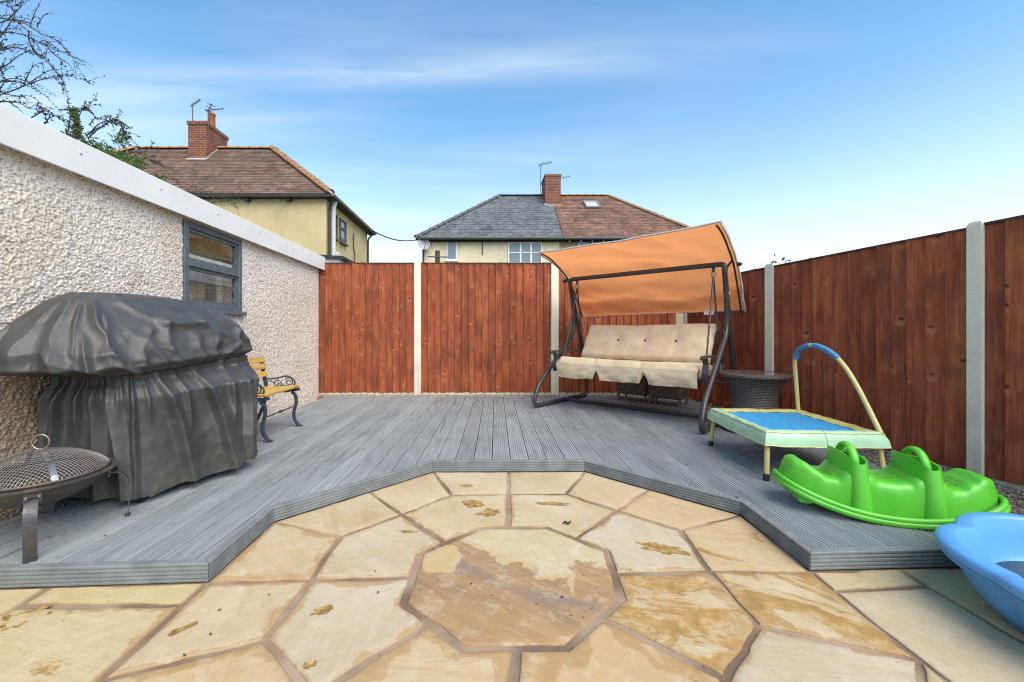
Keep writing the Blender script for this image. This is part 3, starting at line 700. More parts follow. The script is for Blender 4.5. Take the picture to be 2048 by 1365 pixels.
mid = [(-1.84, 2.15), (-1.695, 2.45), (-1.57, 2.76), (-1.69, 2.97), (-2.05, 3.03), (-2.30, 2.75), (-2.335, 2.35), (-2.32, 2.13), (-2.08, 2.155)]
cin = [(-1.875, 2.18), (-1.80, 2.50), (-1.72, 2.92), (-1.82, 3.01), (-2.05, 3.02), (-2.28, 2.75), (-2.32, 2.35), (-2.29, 2.17), (-2.08, 2.18)]
lip = [(-1.850, 2.11), (-1.765, 2.48), (-1.72, 2.92), (-1.82, 3.08), (-2.05, 3.14), (-2.29, 2.8), (-2.34, 2.3), (-2.31, 2.05), (-2.08, 2.06)]
wid = [(-1.85, 2.03), (-1.725, 2.48), (-1.70, 2.98), (-1.82, 3.20), (-2.08, 3.30), (-2.31, 2.8), (-2.35, 2.2), (-2.31, 1.85), (-2.06, 1.88)]
wi2 = [(-1.87, 2.04), (-1.74, 2.48), (-1.72, 2.98), (-1.84, 3.19), (-2.08, 3.28), (-2.31, 2.8), (-2.35, 2.2), (-2.31, 1.86), (-2.07, 1.89)]
sho = [(-1.95, 2.10), (-1.80, 2.5), (-1.77, 2.94), (-1.90, 3.10), (-2.09, 3.14), (-2.30, 2.8), (-2.34, 2.25), (-2.30, 1.96), (-2.14, 1.99)]
top = [(-2.03, 2.16), (-1.89, 2.5), (-1.86, 2.86), (-1.95, 2.97), (-2.09, 2.99), (-2.27, 2.8), (-2.30, 2.35), (-2.27, 2.10), (-2.16, 2.08)]
top2 = [(-2.07, 2.22), (-1.95, 2.5), (-1.93, 2.80), (-2.00, 2.89), (-2.09, 2.91), (-2.23, 2.75), (-2.26, 2.4), (-2.23, 2.18), (-2.16, 2.16)]
lev = [(.115, bot), (.30, bot), (.50, mid), (.64, mid), (.735, cin), (.765, cin), (.782, lip), (.825, wid), (.905, wi2), (1.04, sho), (1.16, top), (1.21, top2)]
lv_pts = [(z, lv(p)) for z, p in lev]; NC = len(lv_pts[0][1])
# folds of the skirt: place at the waist, place at the hem (fractions of the way round), depth, widths before and after
FOLD = [(.996, .999, .034, .018, .014, 2), (.035, .098, .056, .012, .046, 2), (.072, .112, .034, .010, .026, .55), (.104, .182, .056, .012, .050, 2), (.160, .190, .034, .010, .026, .6), (.186, .238, .050, .014, .040, 2), (.25, .27, .03, .02, .02, 2), (.018, .040, .022, .012, .016, .5),
        (.940, .978, .052, .036, .022, 2), (.905, .912, .052, .034, .016, 2), (.868, .852, .040, .026, .012, .6), (.835, .815, .055, .036, .014, 2), (.79, .785, .03, .02, .02, 2), (.962, .972, .030, .014, .012, .4)]
CREASE = [([(.93, 1.21), (.905, .97), (.918, .80)], .024, .12), ([(.985, 1.14), (.998, .95), (.008, .79)], .030, .075), ([(.078, 1.055), (.138, 1.055)], .026, .060), ([(.080, 1.06), (.076, .93), (.082, .79)], .024, .060), ([(.137, 1.06), (.146, .80)], .028, .070),
          ([(.02, 1.19), (.072, 1.06)], .016, .05), ([(.055, 1.01), (.030, .83)], .016, .05), ([(.178, 1.15), (.218, .92)], .022, .07), ([(.205, 1.00), (.172, .82)], .018, .05), ([(.108, .96), (.118, .79)], .020, .05), ([(.052, .92), (.062, .79)], .020, .045),
          ([(.962, .96), (.968, .79)], .022, .05), ([(.875, 1.08), (.842, .84)], .016, .09), ([(.805, 1.0), (.80, .82)], .018, .06), ([(.955, 1.12), (.945, .90)], .014, .05), ([(.03, .99), (.075, .90)], .012, .04), ([(.155, .98), (.195, .87)], .014, .045), ([(.225, 1.0), (.222, .82)], .02, .06), ([(.895, .92), (.935, .83)], .014, .045), ([(.985, .90), (.035, .86)], .012, .035)]
def crease(th, z):
    d = 0
    for pl, am, wd in CREASE:
        best = 9
        for (t0, z0), (t1, z1) in zip(pl, pl[1:]):
            ax, az = wrap(t1 - t0) * 3.9, z1 - z0; px_, pz = wrap(th - t0) * 3.9, z - z0; L2 = ax * ax + az * az; u = max(0, min(1, (px_ * ax + pz * az) / L2))
            best = min(best, math.hypot(px_ - ax * u, pz - az * u))
        if best < wd: d += am * 1.25 * (1 - best / wd) ** 1.6
    return d
def wrap(d): return d - math.floor(d + .5)
def tent(d, wa, wb):
    q = -d / wa if d < 0 else d / wb
    return (1 - q) ** 1.55 if q < 1 else 0.0
mb = MB(); rings = []; zs = []
for (za, pa), (zb_, pb) in zip(lv_pts, lv_pts[1:]):
    n = max(2, int((zb_ - za) / .009))
    if zb_ - za < .06 and za > .7: n = 5
    for k in range(n): zs.append((za + (zb_ - za) * k / n, pa, pb, k / n))
zs.append((lv_pts[-1][0], lv_pts[-1][1], lv_pts[-1][1], 0))
for z, pa, pb, t in zs:
    ring = []; t2 = t * t * (3 - 2 * t) if .7 < z < .8 else t
    for i in range(NC):
        p = pa[i].lerp(pb[i], t2); pn = pa[(i + 1) % NC].lerp(pb[(i + 1) % NC], t2); pp = pa[i - 1].lerp(pb[i - 1], t2)
        tg = (pn - pp).normalized(); nr = V(tg.y, -tg.x, 0); th = i / NC
        lift = .070 * (p.y - 2.15); w3 = V(p.x, p.y, z)
        rid = lambda a, b, c, o: 1 - 2 * abs(noise.noise(V(p.x * a + o, p.y * b, z * c + o)))
        if z < .77:                                     # gathered skirt: folds fan out from the cord
            dn = (.77 - z) / .655; d = 0
            for ta, tb, am, wa, wb, end_ in FOLD:
                c = ta + (tb - ta) * dn ** .8 + .003 * nz(dn * 2, ta * 40, 1); q = wrap(th - c); gr = .35 + .65 * min(1, dn * 2)
                d += am * 1.35 * min(1, .35 + dn * 2.6) * (1 - .30 * dn) * max(0, min(1, (end_ - dn) * 4)) * tent(q, wa * gr, wb * gr)
            d += -.030 * min(1, dn * 3) + .006 * rid(3.5, 3.5, 4.5, 0) * min(1, dn * 3) + .004 * rid(7, 7, 6, 4) + .0015 * rid(16, 15, 15, 6) + .0008 * nz(p.x * 30, p.y * 30, z * 22)
            d += .010 * nz(th * 70, 0, 2) * max(0, 1 - dn * 5)
            hem = (.020 * nz(th * 16, 1, 1) + .035 * max(0, p.y - 2.2)) * max(0, 1 - (z - .115) / .2)
            zz = z + lift * max(0, 1 - dn * .9) + hem
        else:
            up = (z - .77) / .44; d = 0
            wq = .012 * nz(z * 9, th * 20, 2); d += crease(th + wq, z + .02 * nz(th * 26, z * 6, 4)) - .012
            low = max(0, 1 - abs(up - .20) / .30); env = max(.12, 1 - up * .9)
            d += low * (.012 * rid(4.5, 9, 5, 1) + .004 * rid(13, 13, 9, 7)) + env * (.010 * rid(3.2, 3.2, 4, 3) + .0055 * rid(6, 7, 8, 5) + .002 * rid(15, 13, 17, 2)) - .016 * low
            d += .012 * nz(th * 80, 0, 5) * max(0, 1 - up * 4) + .001 * nz(p.x * 30, p.y * 30, z * 22)
            zz = z + lift * (1 - up * 1.35) + env * .006 * rid(5, 5, 3, 8) - .050 * low * abs(nz(th * 17, 0, 3)); d += low * .030 * nz(th * 21, z * 3, 6)
        q = p + nr * d; q.x = max(q.x, -2.366); ring.append(V(q.x, q.y, zz) - BC)
    rings.append(ring)
last = rings[-1]; cen = sum(last, V(0, 0, 0)) / NC
for f_r, dzz in ((.80, .010), (.6, .017), (.4, .022), (.2, .025)): rings.append([cen.lerp(p, f_r) + V(0, 0, dzz + .006 * nz(p.x * 6, p.y * 6, f_r * 3) + (cen.z - p.z) * 0) for p in last])
mb.loft(rings, True); mb.add(rings[-1] + [cen + V(0, 0, .026)], [(i, (i + 1) % NC, NC) for i in range(NC)])
cov = mb.build('cover', COVER, bbq, 180)
mb = MB()   # drawcord along the waist
wp = min(zip(zs, rings), key=lambda a: abs(a[0][0] - .772))[1]
mb.tube([wp[i % NC] + V(wp[i % NC].x * .02 + .004, wp[i % NC].y * .012 - .002, 0) for i in range(-int(NC * .22), int(NC * .24), 2)], .0042, 6); mb.build('drawcord', plain('black_cord', (.02, .02, .02), .6), bbq, 60)
mb = MB(); mb.box((-.20, -.34, .10), (.25, .40, .135)); mb.build('base_frame', plain('bare_steel', (.35, .36, .36), .4, .15, metal=.7), bbq)
for wx, wy in ((.195, -.345), (.32, .18), (-.2, -.30), (-.18, .33)):
    mb = MB(); mb.tube([V(wx - .014, wy, .107), V(wx + .014, wy, .107)], .034, 18); mb.tube([V(wx - .020, wy, .107), V(wx + .020, wy, .107)], .012, 10, mi=1)
    mb.box((wx - .024, wy - .014, .105), (wx - .018, wy + .014, .16), 1); mb.box((wx + .018, wy - .014, .105), (wx + .024, wy + .014, .16), 1)
    mb.build('castor', [plain('black_rubber', (.015, .015, .015), .6), plain('zinc', (.5, .5, .5), .3, .1, metal=.9)], bbq, 40)

# ------------------------------------------------------------------ fire pit
FP = V(-2.025, 1.86, DECK_Z)
fire = empty('fire_pit', FP); fire.scale = (.78, .78, .90); tag(fire, 'round steel fire pit with a mesh dome lid and ring handle', 'fire pit')
def rust(name, c=(.10, .095, .09), r2=(.16, .075, .035), metal=.6, rough=.42, amt=.5):
    m = Mat(name); a = m.noise(m.co(), 7, 6, .65); b = m.noise(m.co(), 40, 4)
    f = m.math('MULTIPLY', m.range(a, .52, .68), amt)
    return m.done(m.mix(f, m.mix(b, tuple(x * .75 for x in c), tuple(x * 1.25 for x in c)), r2), m.range(a, .4, .7, rough, .8), m.bump(b, .2, .004), Metallic=m.math('SUBTRACT', metal, m.math('MULTIPLY', f, metal)))
STEEL = rust('sooty_steel'); RUSTY = rust('rusty_steel', (.13, .11, .095), (.23, .11, .05), .4, .55, .9); POLISH = rust('worn_dark_steel', (.10, .10, .105), (.14, .09, .05), .8, .28, .4); BRIGHT = rust('polished_steel', (.33, .33, .34), (.25, .17, .1), .85, .30, .3)
mb = MB(); RZ = .305
mb.lathe([(.05, RZ - .125), (.16, RZ - .105), (.25, RZ - .062), (.295, RZ - .022), (.302, RZ - .004), (.300, RZ), (.338, RZ + .004), (.345, RZ + .001), (.343, RZ - .006), (.308, RZ - .012), (.298, RZ - .030), (.255, RZ - .072), (.16, RZ - .117), (.05, RZ - .137)][::-1], n=64)
bowl = mb.build('bowl', STEEL, fire, 40)
mb = MB(); mb.tube([V(.30 * math.cos(t), .30 * math.sin(t), RZ + .012) for t in [k * math.pi / 32 for k in range(64)]], .006, 8, True)
lid_z = lambda r: RZ + .010 + .112 * (1 - (r / .30) ** 2) ** .8 if r < .30 else RZ + .010
rim = mb.build('lid_rim', RUSTY, fire, 60)
mb = MB(); stp = .0150; n = int(.30 / stp)
for ax in (0, 1):
    for k in range(-n, n + 1):
        a = k * stp; h = math.sqrt(max(0, .298 ** 2 - a * a)); m_ = max(3, int(h / .018)); pts = []
        for j in range(-m_, m_ + 1):
            b = h * j / m_; z = lid_z(math.hypot(a, b)); pts.append(V(a, b, z) if ax else V(b, a, z))
        mb.tube(pts, .0010, 3, caps=False)
mb.build('mesh_lid', rust('mesh_wire', (.30, .29, .28), (.22, .12, .07), .6, .5, .6), fire, None, None, (0, 0, R(8)))
mb = MB()
for ang in (R(-32), R(58)):
    pts = []
    for k in range(-14, 15):
        r = .299 * k / 14; pts.append(V(r * math.cos(ang), r * math.sin(ang), lid_z(abs(r)) + .0028))
    mb.tube(pts, 0, flat=(.014, .0012), up=(0, 0, 1))
mb.build('strap', BRIGHT, fire)
mb = MB(); zc_ = lid_z(0) + .042; mb.tube([V(.039 * math.cos(t), .012 * math.cos(t), zc_ + .037 * math.sin(t)) for t in [k * math.pi / 16 for k in range(32)]], .0035, 8, True)
mb.build('ring_handle', plain('steel_ring', (.45, .38, .30), .35, .2, metal=.8), fire, 60)
mb = MB()
for rr in (.20, .12): mb.tube([V(rr * math.cos(t), rr * math.sin(t), RZ + .006) for t in [k * math.pi / 24 for k in range(48)]], .004, 6, True)
for k in range(-9, 10):
    a = k * .024; h = math.sqrt(.235 ** 2 - a * a); mb.tube([V(a, -h, RZ + .002), V(a, h, RZ + .002)], .0025, 5)
mb.tube([V(.24 * math.cos(t), .24 * math.sin(t), RZ + .002) for t in [k * math.pi / 24 for k in range(48)]], .004, 6, True)
mb.build('grate', RUSTY, fire, 60)
for k in range(4):
    ang = R(-48 + 87 * k) if k < 2 else R(-48 + 180 + 87 * (k - 2)); ca, sa = math.cos(ang), math.sin(ang)
    rad = lambda r, z: V(r * ca, r * sa, z)
    mb = MB(); mb.tube(spline([rad(.296, .262), rad(.345, .252), rad(.382, .215), rad(.394, .15), rad(.393, .08), rad(.388, .004)], 4), 0, flat=(.026, .003), up=(ca, sa, 0)); mb.tube([rad(.372, .003), rad(.400, .003)], 0, flat=(.026, .003), up=(0, 0, 1))
    lg = mb.build('leg', POLISH if k == 0 else STEEL, fire)
    mb = MB(); mb.tube([rad(.298, .292), rad(.300, .238)], 0, flat=(.034, .004), up=(ca, sa, 0)); mb.build('bracket', RUSTY, lg)
    mb = MB()
    for s in (-1, 1):
        c = rad(.302, .268) + V(-sa, ca, 0) * .024 * s; mb.tube([c, c + V(ca, sa, 0) * .006], .005, 8)
    mb.build('bolt', plain('bright_bolt', (.6, .6, .58), .25, .1, metal=.9), lg, 40)

# ------------------------------------------------------------------ garden chair with scrolled iron ends
SLAT = Mat('varnished_pine')
_a = SLAT.noise(SLAT.mapping(SLAT.co(), (40, 3, 40)), 1, 5, .6); SLAT = SLAT.done(SLAT.ramp(_a, [(.3, (.42, .24, .045)), (.5, (.58, .36, .085)), (.7, (.66, .45, .14))]), .4, SLAT.bump(_a, .2, .003))
IRON = plain('blue_grey_cast_iron', (.045, .065, .085), .42, .25, 20, .2, 80)
chair = empty('garden_chair', (-1.98, 3.70, DECK_Z)); tag(chair, 'garden chair with yellow slats and scrolled blue iron ends', 'chair')
hw = .285
def yb(pts, y): return [V(x, y, z) for x, z in pts]
for s in (-1, 1):
    y = hw * s; mb = MB()
    fl = spline(yb([(.115, .335), (.150, .30), (.155, .22), (.135, .14), (.140, .07), (.175, .02), (.20, .006)], y), 5)
    mb.tube(fl, 0, flat=(.018, .009), up=(1, 0, 0)); mb.box((.155, y - .02, 0), (.215, y + .02, .008)); mb.build('front_leg', IRON, chair, 50)
    mb = MB(); bl = spline(yb([(-.19, .66), (-.165, .52), (-.135, .37), (-.15, .25), (-.20, .12), (-.255, .01)], y), 5); mb.tube(bl, 0, flat=(.018, .010), up=(1, 0, 0)); mb.box((-.275, y - .02, 0), (-.235, y + .02, .008)); mb.build('back_leg', IRON, chair, 50)
    mb = MB(); mb.tube(spline(yb([(-.14, .355), (0, .345), (.12, .355), (.19, .365)], y), 5), 0, flat=(.012, .014), up=(0, 0, 1)); mb.build('seat_bearer', IRON, chair, 50)
    mb = MB()
    mb.tube(spline(yb([(-.155, .475), (-.10, .465), (-.02, .475), (.05, .492), (.10, .482), (.135, .455), (.145, .42), (.12, .395)], y), 5), .008, 8)
    def spiral(cx, cz, r0, r1, t0, t1, n=26): return [(cx + (r0 + (r1 - r0) * k / n) * math.cos(t0 + (t1 - t0) * k / n), cz + (r0 + (r1 - r0) * k / n) * math.sin(t0 + (t1 - t0) * k / n)) for k in range(n + 1)]
    mb.tube(yb(spiral(.085, .435, .046, .010, 2.6, -6.5), y), .006, 6); mb.tube(yb(spiral(-.03, .420, .040, .010, -.4, 7.6), y), .006, 6)
    mb.tube(spline(yb([(-.14, .44), (-.10, .445), (-.065, .425), (-.03, .385), (.02, .405), (.06, .395), (.10, .385)], y), 4), .006, 6)
    mb.build('arm_scroll', IRON, chair, 60)
mb = MB(); mb.tube([V(.145, -hw, .20), V(.145, hw, .20)], .007, 8); mb.tube([V(.145, -.02, .20), V(.145, .02, .20)], .013, 8); mb.build('stretcher', IRON, chair, 40)
for x, zz, w in ((-.09, .372, .03), (-.02, .370, .03), (.05, .372, .03), (.135, .380, .045)):
    mb = MB(); mb.bbox((x - w, -hw - .02, zz), (x + w, hw + .02, zz + .024), .005); mb.build('seat_slat', SLAT, chair)
for k, zz in enumerate((.44, .515, .59, .655)):
    mb = MB(); x = interp(zz, [(.37, -.135), (.52, -.165), (.66, -.19)]) + .020; M_ = Matrix.Translation((x, 0, zz)) @ Matrix.Rotation(R(-14), 4, 'Y')
    if k == 0: continue
    mb.bbox((-.010, -hw - .02, -.027), (.010, hw + .02, .027), .004, M=M_); mb.build('back_slat', SLAT, chair)

# ------------------------------------------------------------------ swing seat with canopy
SA = math.atan2(-.688, .725); swing = empty('swing_seat', (.684, 4.945, DECK_Z), SA); tag(swing, 'three seat garden swing with orange canopy and beige cushions', 'swing seat')
SF = plain('brown_grey_tube', (.050, .047, .048), .36, .2, 6, .05, 80, metal=.2)
W = 1.84; dz = -DECK_Z
def side(x, s):
    path = fillet([(x, 1.18, .03), (x, -.10, .03), (x, .0, .26), (x, .86, .93), (x, .84, 1.25), (x, .75, 1.56)], .16, 8)
    mb = MB(); mb.tube(path, .026, 12); fr = mb.build('side_frame', SF, swing, 60)
    mb = MB(); mb.tube(fillet([(x, .79, 1.48), (x, .98, .95), (x, 1.19, .26), (x, 1.20, .03), (x, 1.05, .03)], .12, 6), .024, 12); mb.build('rear_leg', SF, swing, 60)
    mb = MB(); mb.tube([V(x, .828, 1.325), V(x, .822, 1.345)], .030, 12); mb.build('collar', plain('pale_collar', (.4, .38, .34), .5), fr, 60)
    return fr
side(0, -1); side(W, 1)
mb = MB(); mb.tube(fillet([(0, .755, 1.54), (0, .75, 1.635), (W, .75, 1.635), (W, .755, 1.54)], .13, 8), .028, 12); mb.build('top_beam', SF, swing, 60)
mb = MB(); mb.tube([V(0, .62, .035), V(W, .62, .035)], .020, 10); mb.build('floor_bar', SF, swing, 60)
mb = MB(); mb.tube([V(0, 1.05, .36), V(W, 1.05, .36)], .012, 8); mb.build('rear_bar', SF, swing, 60)
# canopy
def canopy_mat(name, c, tl):
    m = Mat(name); a = m.noise(m.mapping(m.co(), (2, 5, 5)), 1.2, 4, .5, .6); b = m.noise(m.co(), 500, 2)
    cc = m.mix(m.range(a, .3, .7), tuple(x * .88 for x in c), c)
    o = [n for n in m.t.nodes if n.type == 'OUTPUT_MATERIAL'][0]
    nb = m.bump(m.math('ADD', a, m.math('MULTIPLY', b, .02)), .25, .03)
    d = m.n('BsdfDiffuse', {0: cc, 'Normal': nb}); t = m.n('BsdfTranslucent', {0: m.mix(.5, cc, tl)}); mx = m.n('MixShader', {0: .62, 1: d.outputs[0], 2: t.outputs[0]})
    m.t.links.new(mx.outputs[0], o.inputs[0]); return m.m
CAN = canopy_mat('orange_canopy_fabric', (.86, .31, .10), (1.0, .44, .18)); HEM = plain('faded_canopy_hem', (.50, .47, .44), .8, .1)
prof_c = spline([V(0, .16, 1.935), V(0, .36, 1.895), V(0, .58, 1.80), V(0, .82, 1.655), V(0, .98, 1.47), V(0, 1.10, 1.30), V(0, 1.19, 1.155)], 6)
CU0, CU1 = -.09, 1.935; rings = []; NU = 60
def canopy_pt(u, p, k, m_):
    x = CU0 + (CU1 - CU0) * u; v = k / m_
    sag = -.045 * math.sin(math.pi * u) * math.sin(math.pi * min(1, v * 2.2)) if v < .45 else 0
    if v >= .45: sag = 0
    belly = .055 * math.sin(math.pi * u) * max(0, math.sin(math.pi * (v - .5) / .5)) if v > .5 else 0
    wr = .030 * nz(x * 1.1 + 2.2 * p.z, p.z * 6.5 - x * .9, 3) + .012 * (1 - 2 * abs(nz(x * 1.6 - p.z, p.z * 9 + x * 1.3, 7)))
    edge = -.02 * math.sin(math.pi * u) if k == 0 else 0
    return V(x, p.y + belly + wr * .7 + (.03 * math.sin(math.pi * u) if k == m_ else 0), p.z + sag + wr + edge)
for u in range(NU + 1): rings.append([canopy_pt(u / NU, p, k, len(prof_c) - 1) for k, p in enumerate(prof_c)])
mb = MB(); mb.loft(rings, False); cano = mb.build('canopy', CAN, swing, 80)
mb = MB()
for sgn, r in ((-1, rings[0]), (1, rings[-1])):
    mb.loft([[p + V(0, 0, .012) for p in r], [p + V(sgn * .012, 0, .006) for p in r], [p + V(sgn * .010, .0, -.032) for p in r], [p + V(sgn * -.002, 0, -.03) for p in r]], False)
mb.tube([r[0] for r in rings], .010, 6); mb.tube([r[-1] for r in rings], .009, 6); mb.build('hem', HEM, cano, 60)
mb = MB(); mb.box((1.53, 1.185, 1.125), (1.63, 1.20, 1.165)); mb.build('care_label', plain('white_tag', (.75, .74, .7), .6), cano)
for x in (CU0 + .03, CU1 - .03):
    mb = MB(); mb.tube([V(x, p.y, p.z - .022) for p in prof_c], .010, 8); mb.tube([V(x, .75, 1.66), V(0 if x < .5 else W, .76, 1.57)], .012, 8); mb.build('canopy_rod', SF, swing, 60)
    mb = MB(); s = -1 if x < .5 else 1; c = V(x + s * .035, .80, 1.625); mb.tube([c, c + V(s * .035, 0, 0)], .022, 10); mb.tube([c + V(s * .03, 0, 0), c + V(s * .05, 0, 0)], .010, 8); mb.build('knob', plain('black_plastic', (.02, .02, .02), .45), swing, 40)
# seat frame, arms, hangers
mb = MB(); zs_ = .47
mb.tube(fillet([(.14, .20, zs_), (.14, .82, zs_ + .0), (1.78, .82, zs_), (1.78, .20, zs_)], .05, 4), .013, 8); mb.tube([V(.14, .20, zs_), V(1.78, .20, zs_)], .013, 8)
for x in (.6, .95, 1.3): mb.tube([V(x, .2, zs_), V(x, .82, zs_), V(x, 1.02, .90)], .009, 6)
mb.tube(fillet([(.14, .80, zs_), (.14, 1.04, .92), (1.78, 1.04, .92), (1.78, .80, zs_)], .08, 5), .013, 8); mb.build('seat_frame', SF, swing, 60)
for x in (.12, 1.80):
    mb = MB(); mb.tube(spline([V(x, .86, .68), V(x, .6, .675), V(x, .3, .69), V(x, .16, .685), V(x, .12, .665)], 5), 0, flat=(.026, .010), up=(0, 0, 1)); ar = mb.build('armrest', plain('dark_armrest', (.035, .033, .032), .4), swing, 60)
    mb = MB(); mb.tube(spline([V(x, .19, .675), V(x, .215, .60), V(x, .175, .53), V(x, .21, .45)], 5), 0, flat=(.022, .012), up=(0, 1, 0)); mb.tube(spline([V(x, .84, .67), V(x, .86, .58), V(x, .82, .46)], 5), .013, 8); mb.build('arm_support', SF, ar, 60)
    hx = .11 if x < .5 else 1.735
    mb = MB(); mb.tube([V(hx, .75, 1.605), V(hx, .75, 1.53)], .016, 8); mb.tube([V(hx, .75, 1.555), V(hx, .75, 1.51)], .024, 10, mi=1); hk = mb.build('hook', [SF, plain('brass_cap', (.40, .30, .18), .4, .1, metal=.6)], swing, 60)
    for yy, zz in ((.30, .47), (.86, .62)):
        mb = MB(); mb.tube([V(hx, .75, 1.515), V(x + (.03 if x < .5 else -.03), yy, zz)], .0095, 8); mb.build('hanger_rod', SF, swing, 60)
# cushions
def cush_mat():
    m = Mat('beige_cushion_fabric'); p = m.co(); a = m.noise(m.mapping(p, (4, 4, 4)), 1.5, 5, .55, .5); w = m.noise(p, 600, 2)
    c = m.mix(m.range(a, .3, .7), (.56, .44, .29), (.66, .54, .37))
    return m.done(c, .9, m.bump(m.math('ADD', m.noise(m.mapping(p, (7, 5, 5)), 1.2, 4, .5, 1), m.math('MULTIPLY', w, .03)), .3, .018), Specular_IOR_Level=.15, Sheen_Weight=.15)
CUSH = cush_mat()
def pad(nx, ny, f, thick, edge=.045):
    """puffed slab: f(a, b) gives mid point and normal for a, b in 0..1"""
    def half(sg):
        g = []
        for j in range(ny + 1):
            row = []
            for i in range(nx + 1):
                a, b = i / nx, j / ny; p, n, lu, lvv = f(a, b); ea = min(a, 1 - a) * lu; eb = min(b, 1 - b) * lvv; e = min(ea, eb)
                h = thick * .5 * (math.sqrt(max(0, 1 - (1 - min(1, e / edge)) ** 2)))
                row.append(p + n * (h * sg))
            g.append(row)
        return g
    mb = MB()
    for sg in (1, -1):
        g = half(sg)
        if sg < 0: g = [r[::-1] for r in g]
        mb.loft(g, False)
    return mb
def fb_(a, b):
    x = .20 + 1.52 * a; p0, p1 = V(x, .735, .565), V(x, 1.01, .985); p = p0.lerp(p1, b); n = V(0, -(.42), .275).normalized()
    d = 0
    for bxx in (.30, .52, .75):
        r2 = ((a - bxx) * 1.52) ** 2 + ((b - .52) * .5) ** 2; d -= .030 * math.exp(-r2 / .006)
        d -= .010 * math.exp(-((a - bxx) * 1.52) ** 2 / .0008) * (1 if abs(b - .52) < .4 else 0) * .5
    d += .010 * nz(x * 4, b * 5, 2) + .014 * math.sin(b * math.pi)
    p = p + n * (d + .05); p.z += .012 * nz(x * 3, 0, 5) * b - .01 * math.sin(a * math.pi) * b; return p, n, 1.52, .5
bc_ = pad(76, 30, fb_, .10).build('back_cushion', CUSH, swing, 80)
for bxx in (.30, .52, .75):
    p, n, *_ = fb_(bxx, .52); mb = MB(); rr = []
    for r, h in ((.016, .048), (.014, .055), (.006, .058)):
        t1 = V(1, 0, 0); t2 = n.cross(t1); rr.append([p + n * h + t1 * (r * math.cos(6.2832 * k / 12)) + t2 * (r * math.sin(6.2832 * k / 12)) for k in range(12)])
    mb.loft(rr, True, False, True); mb.build('button', plain('brown_button', (.07, .035, .02), .5), bc_, 60)
def fs_(a, b):
    x = .18 + 1.56 * a; y = .17 + .60 * b; z = .535 + .028 * math.exp(-((b - .08) / .10) ** 2) - .012 * math.sin(a * math.pi) + .008 * nz(x * 5, y * 7, 1) - .012 * (abs(math.sin(a * 3 * math.pi + .2)) < .12)
    return V(x, y, z), V(0, 0, 1), 1.56, .6
pad(80, 26, fs_, .125).build('seat_cushion', CUSH, swing, 80)
mb = MB(); g = []; nu, nv = 170, 10
for j in range(nv + 1):
    row = []
    for i in range(nu + 1):
        a, v = i / nu, j / nv; x = .180 + 1.56 * a; nt = 0
        for xn in (.68, 1.22): nt = max(nt, 1 - abs(x - xn) / .042)
        drop = .170 + .012 * nz(x * 4, 0, 9) - .10 * max(0, nt) ** .7 - .05 * max(0, 1 - min(a, 1 - a) / .02) * 0
        fold = .020 * nz(x * 8, v * 1.5, 4) + .012 * (1 - 2 * abs(nz(x * 6 + v, v * 3, 2)))
        row.append(V(x + .02 * v * nz(x * 5, 1, 1), .158 - fold * v - .016 * math.sin(v * 2.6) + .035 * v, .550 - drop * v + .004 * nz(x * 8, v, 2)))
    g.append(row)
mb.loft(g, False); mb.build('valance', CUSH, swing, 80)

# ------------------------------------------------------------------ rattan pieces
def rattan(name, c=(.105, .090, .084)):
    m = Mat(name); p = m.co(); w1 = m.n('TexWave', {'Vector': p, 'Scale': 22.0, 'Distortion': .6, 'Detail': 1.0}, wave_type='BANDS', bands_direction='Z').outputs[1]
    an = m.n('TexNoise', {'Vector': m.mapping(p, (90, 90, 20)), 'Scale': 1.0, 'Detail': 2.0}).outputs[0]
    h = m.math('MULTIPLY', w1, m.range(an, .35, .65, .3, 1)); a = m.noise(p, 6, 3)
    cc = m.mix(h, tuple(x * .45 for x in c), tuple(x * 1.4 for x in c)); return m.done(m.mix(m.math('MULTIPLY', a, .25), cc, (.13, .11, .09)), .5, m.bump(h, .7, .006))
RAT = rattan('brown_rattan')
RAT2 = rattan('light_rattan', (.15, .125, .105))
tb = empty('rattan_table', (2.55, 3.79, DECK_Z)); tag(tb, 'round brown rattan table with a waisted base beside the swing seat', 'table')
mb = MB(); prof_t = [(.255, .005), (.270, .02), (.262, .06), (.225, .12), (.195, .20), (.185, .28), (.192, .36), (.215, .43), (.250, .49), (.275, .515)]
rings = []; NT = 72
mb.lathe(prof_t, n=NT)
mb.build('base', RAT, tb, 60)
mb = MB(); mb.lathe([(.262, .500), (.283, .505), (.292, .522), (.286, .541), (.262, .548), (.262, .540)], n=64); mb.build('rim', rattan('rim_rattan', (.085, .068, .06)), tb, 60)
mb = MB(); mb.lathe([(.264, .5455), (.05, .5465), (.001, .5466)], n=64); mb.build('table_top', plain('dusty_tabletop', (.13, .105, .09), .12, .25, 7, spec=.8), tb, 40)
mb = MB(); M_ = Matrix.Rotation(R(-145), 4, 'Z'); mb.box((.266, -.03, .055), (.270, .03, .09), M=M_); mb.build('maker_tag', plain('white_tag2', (.7, .69, .66), .5), tb)
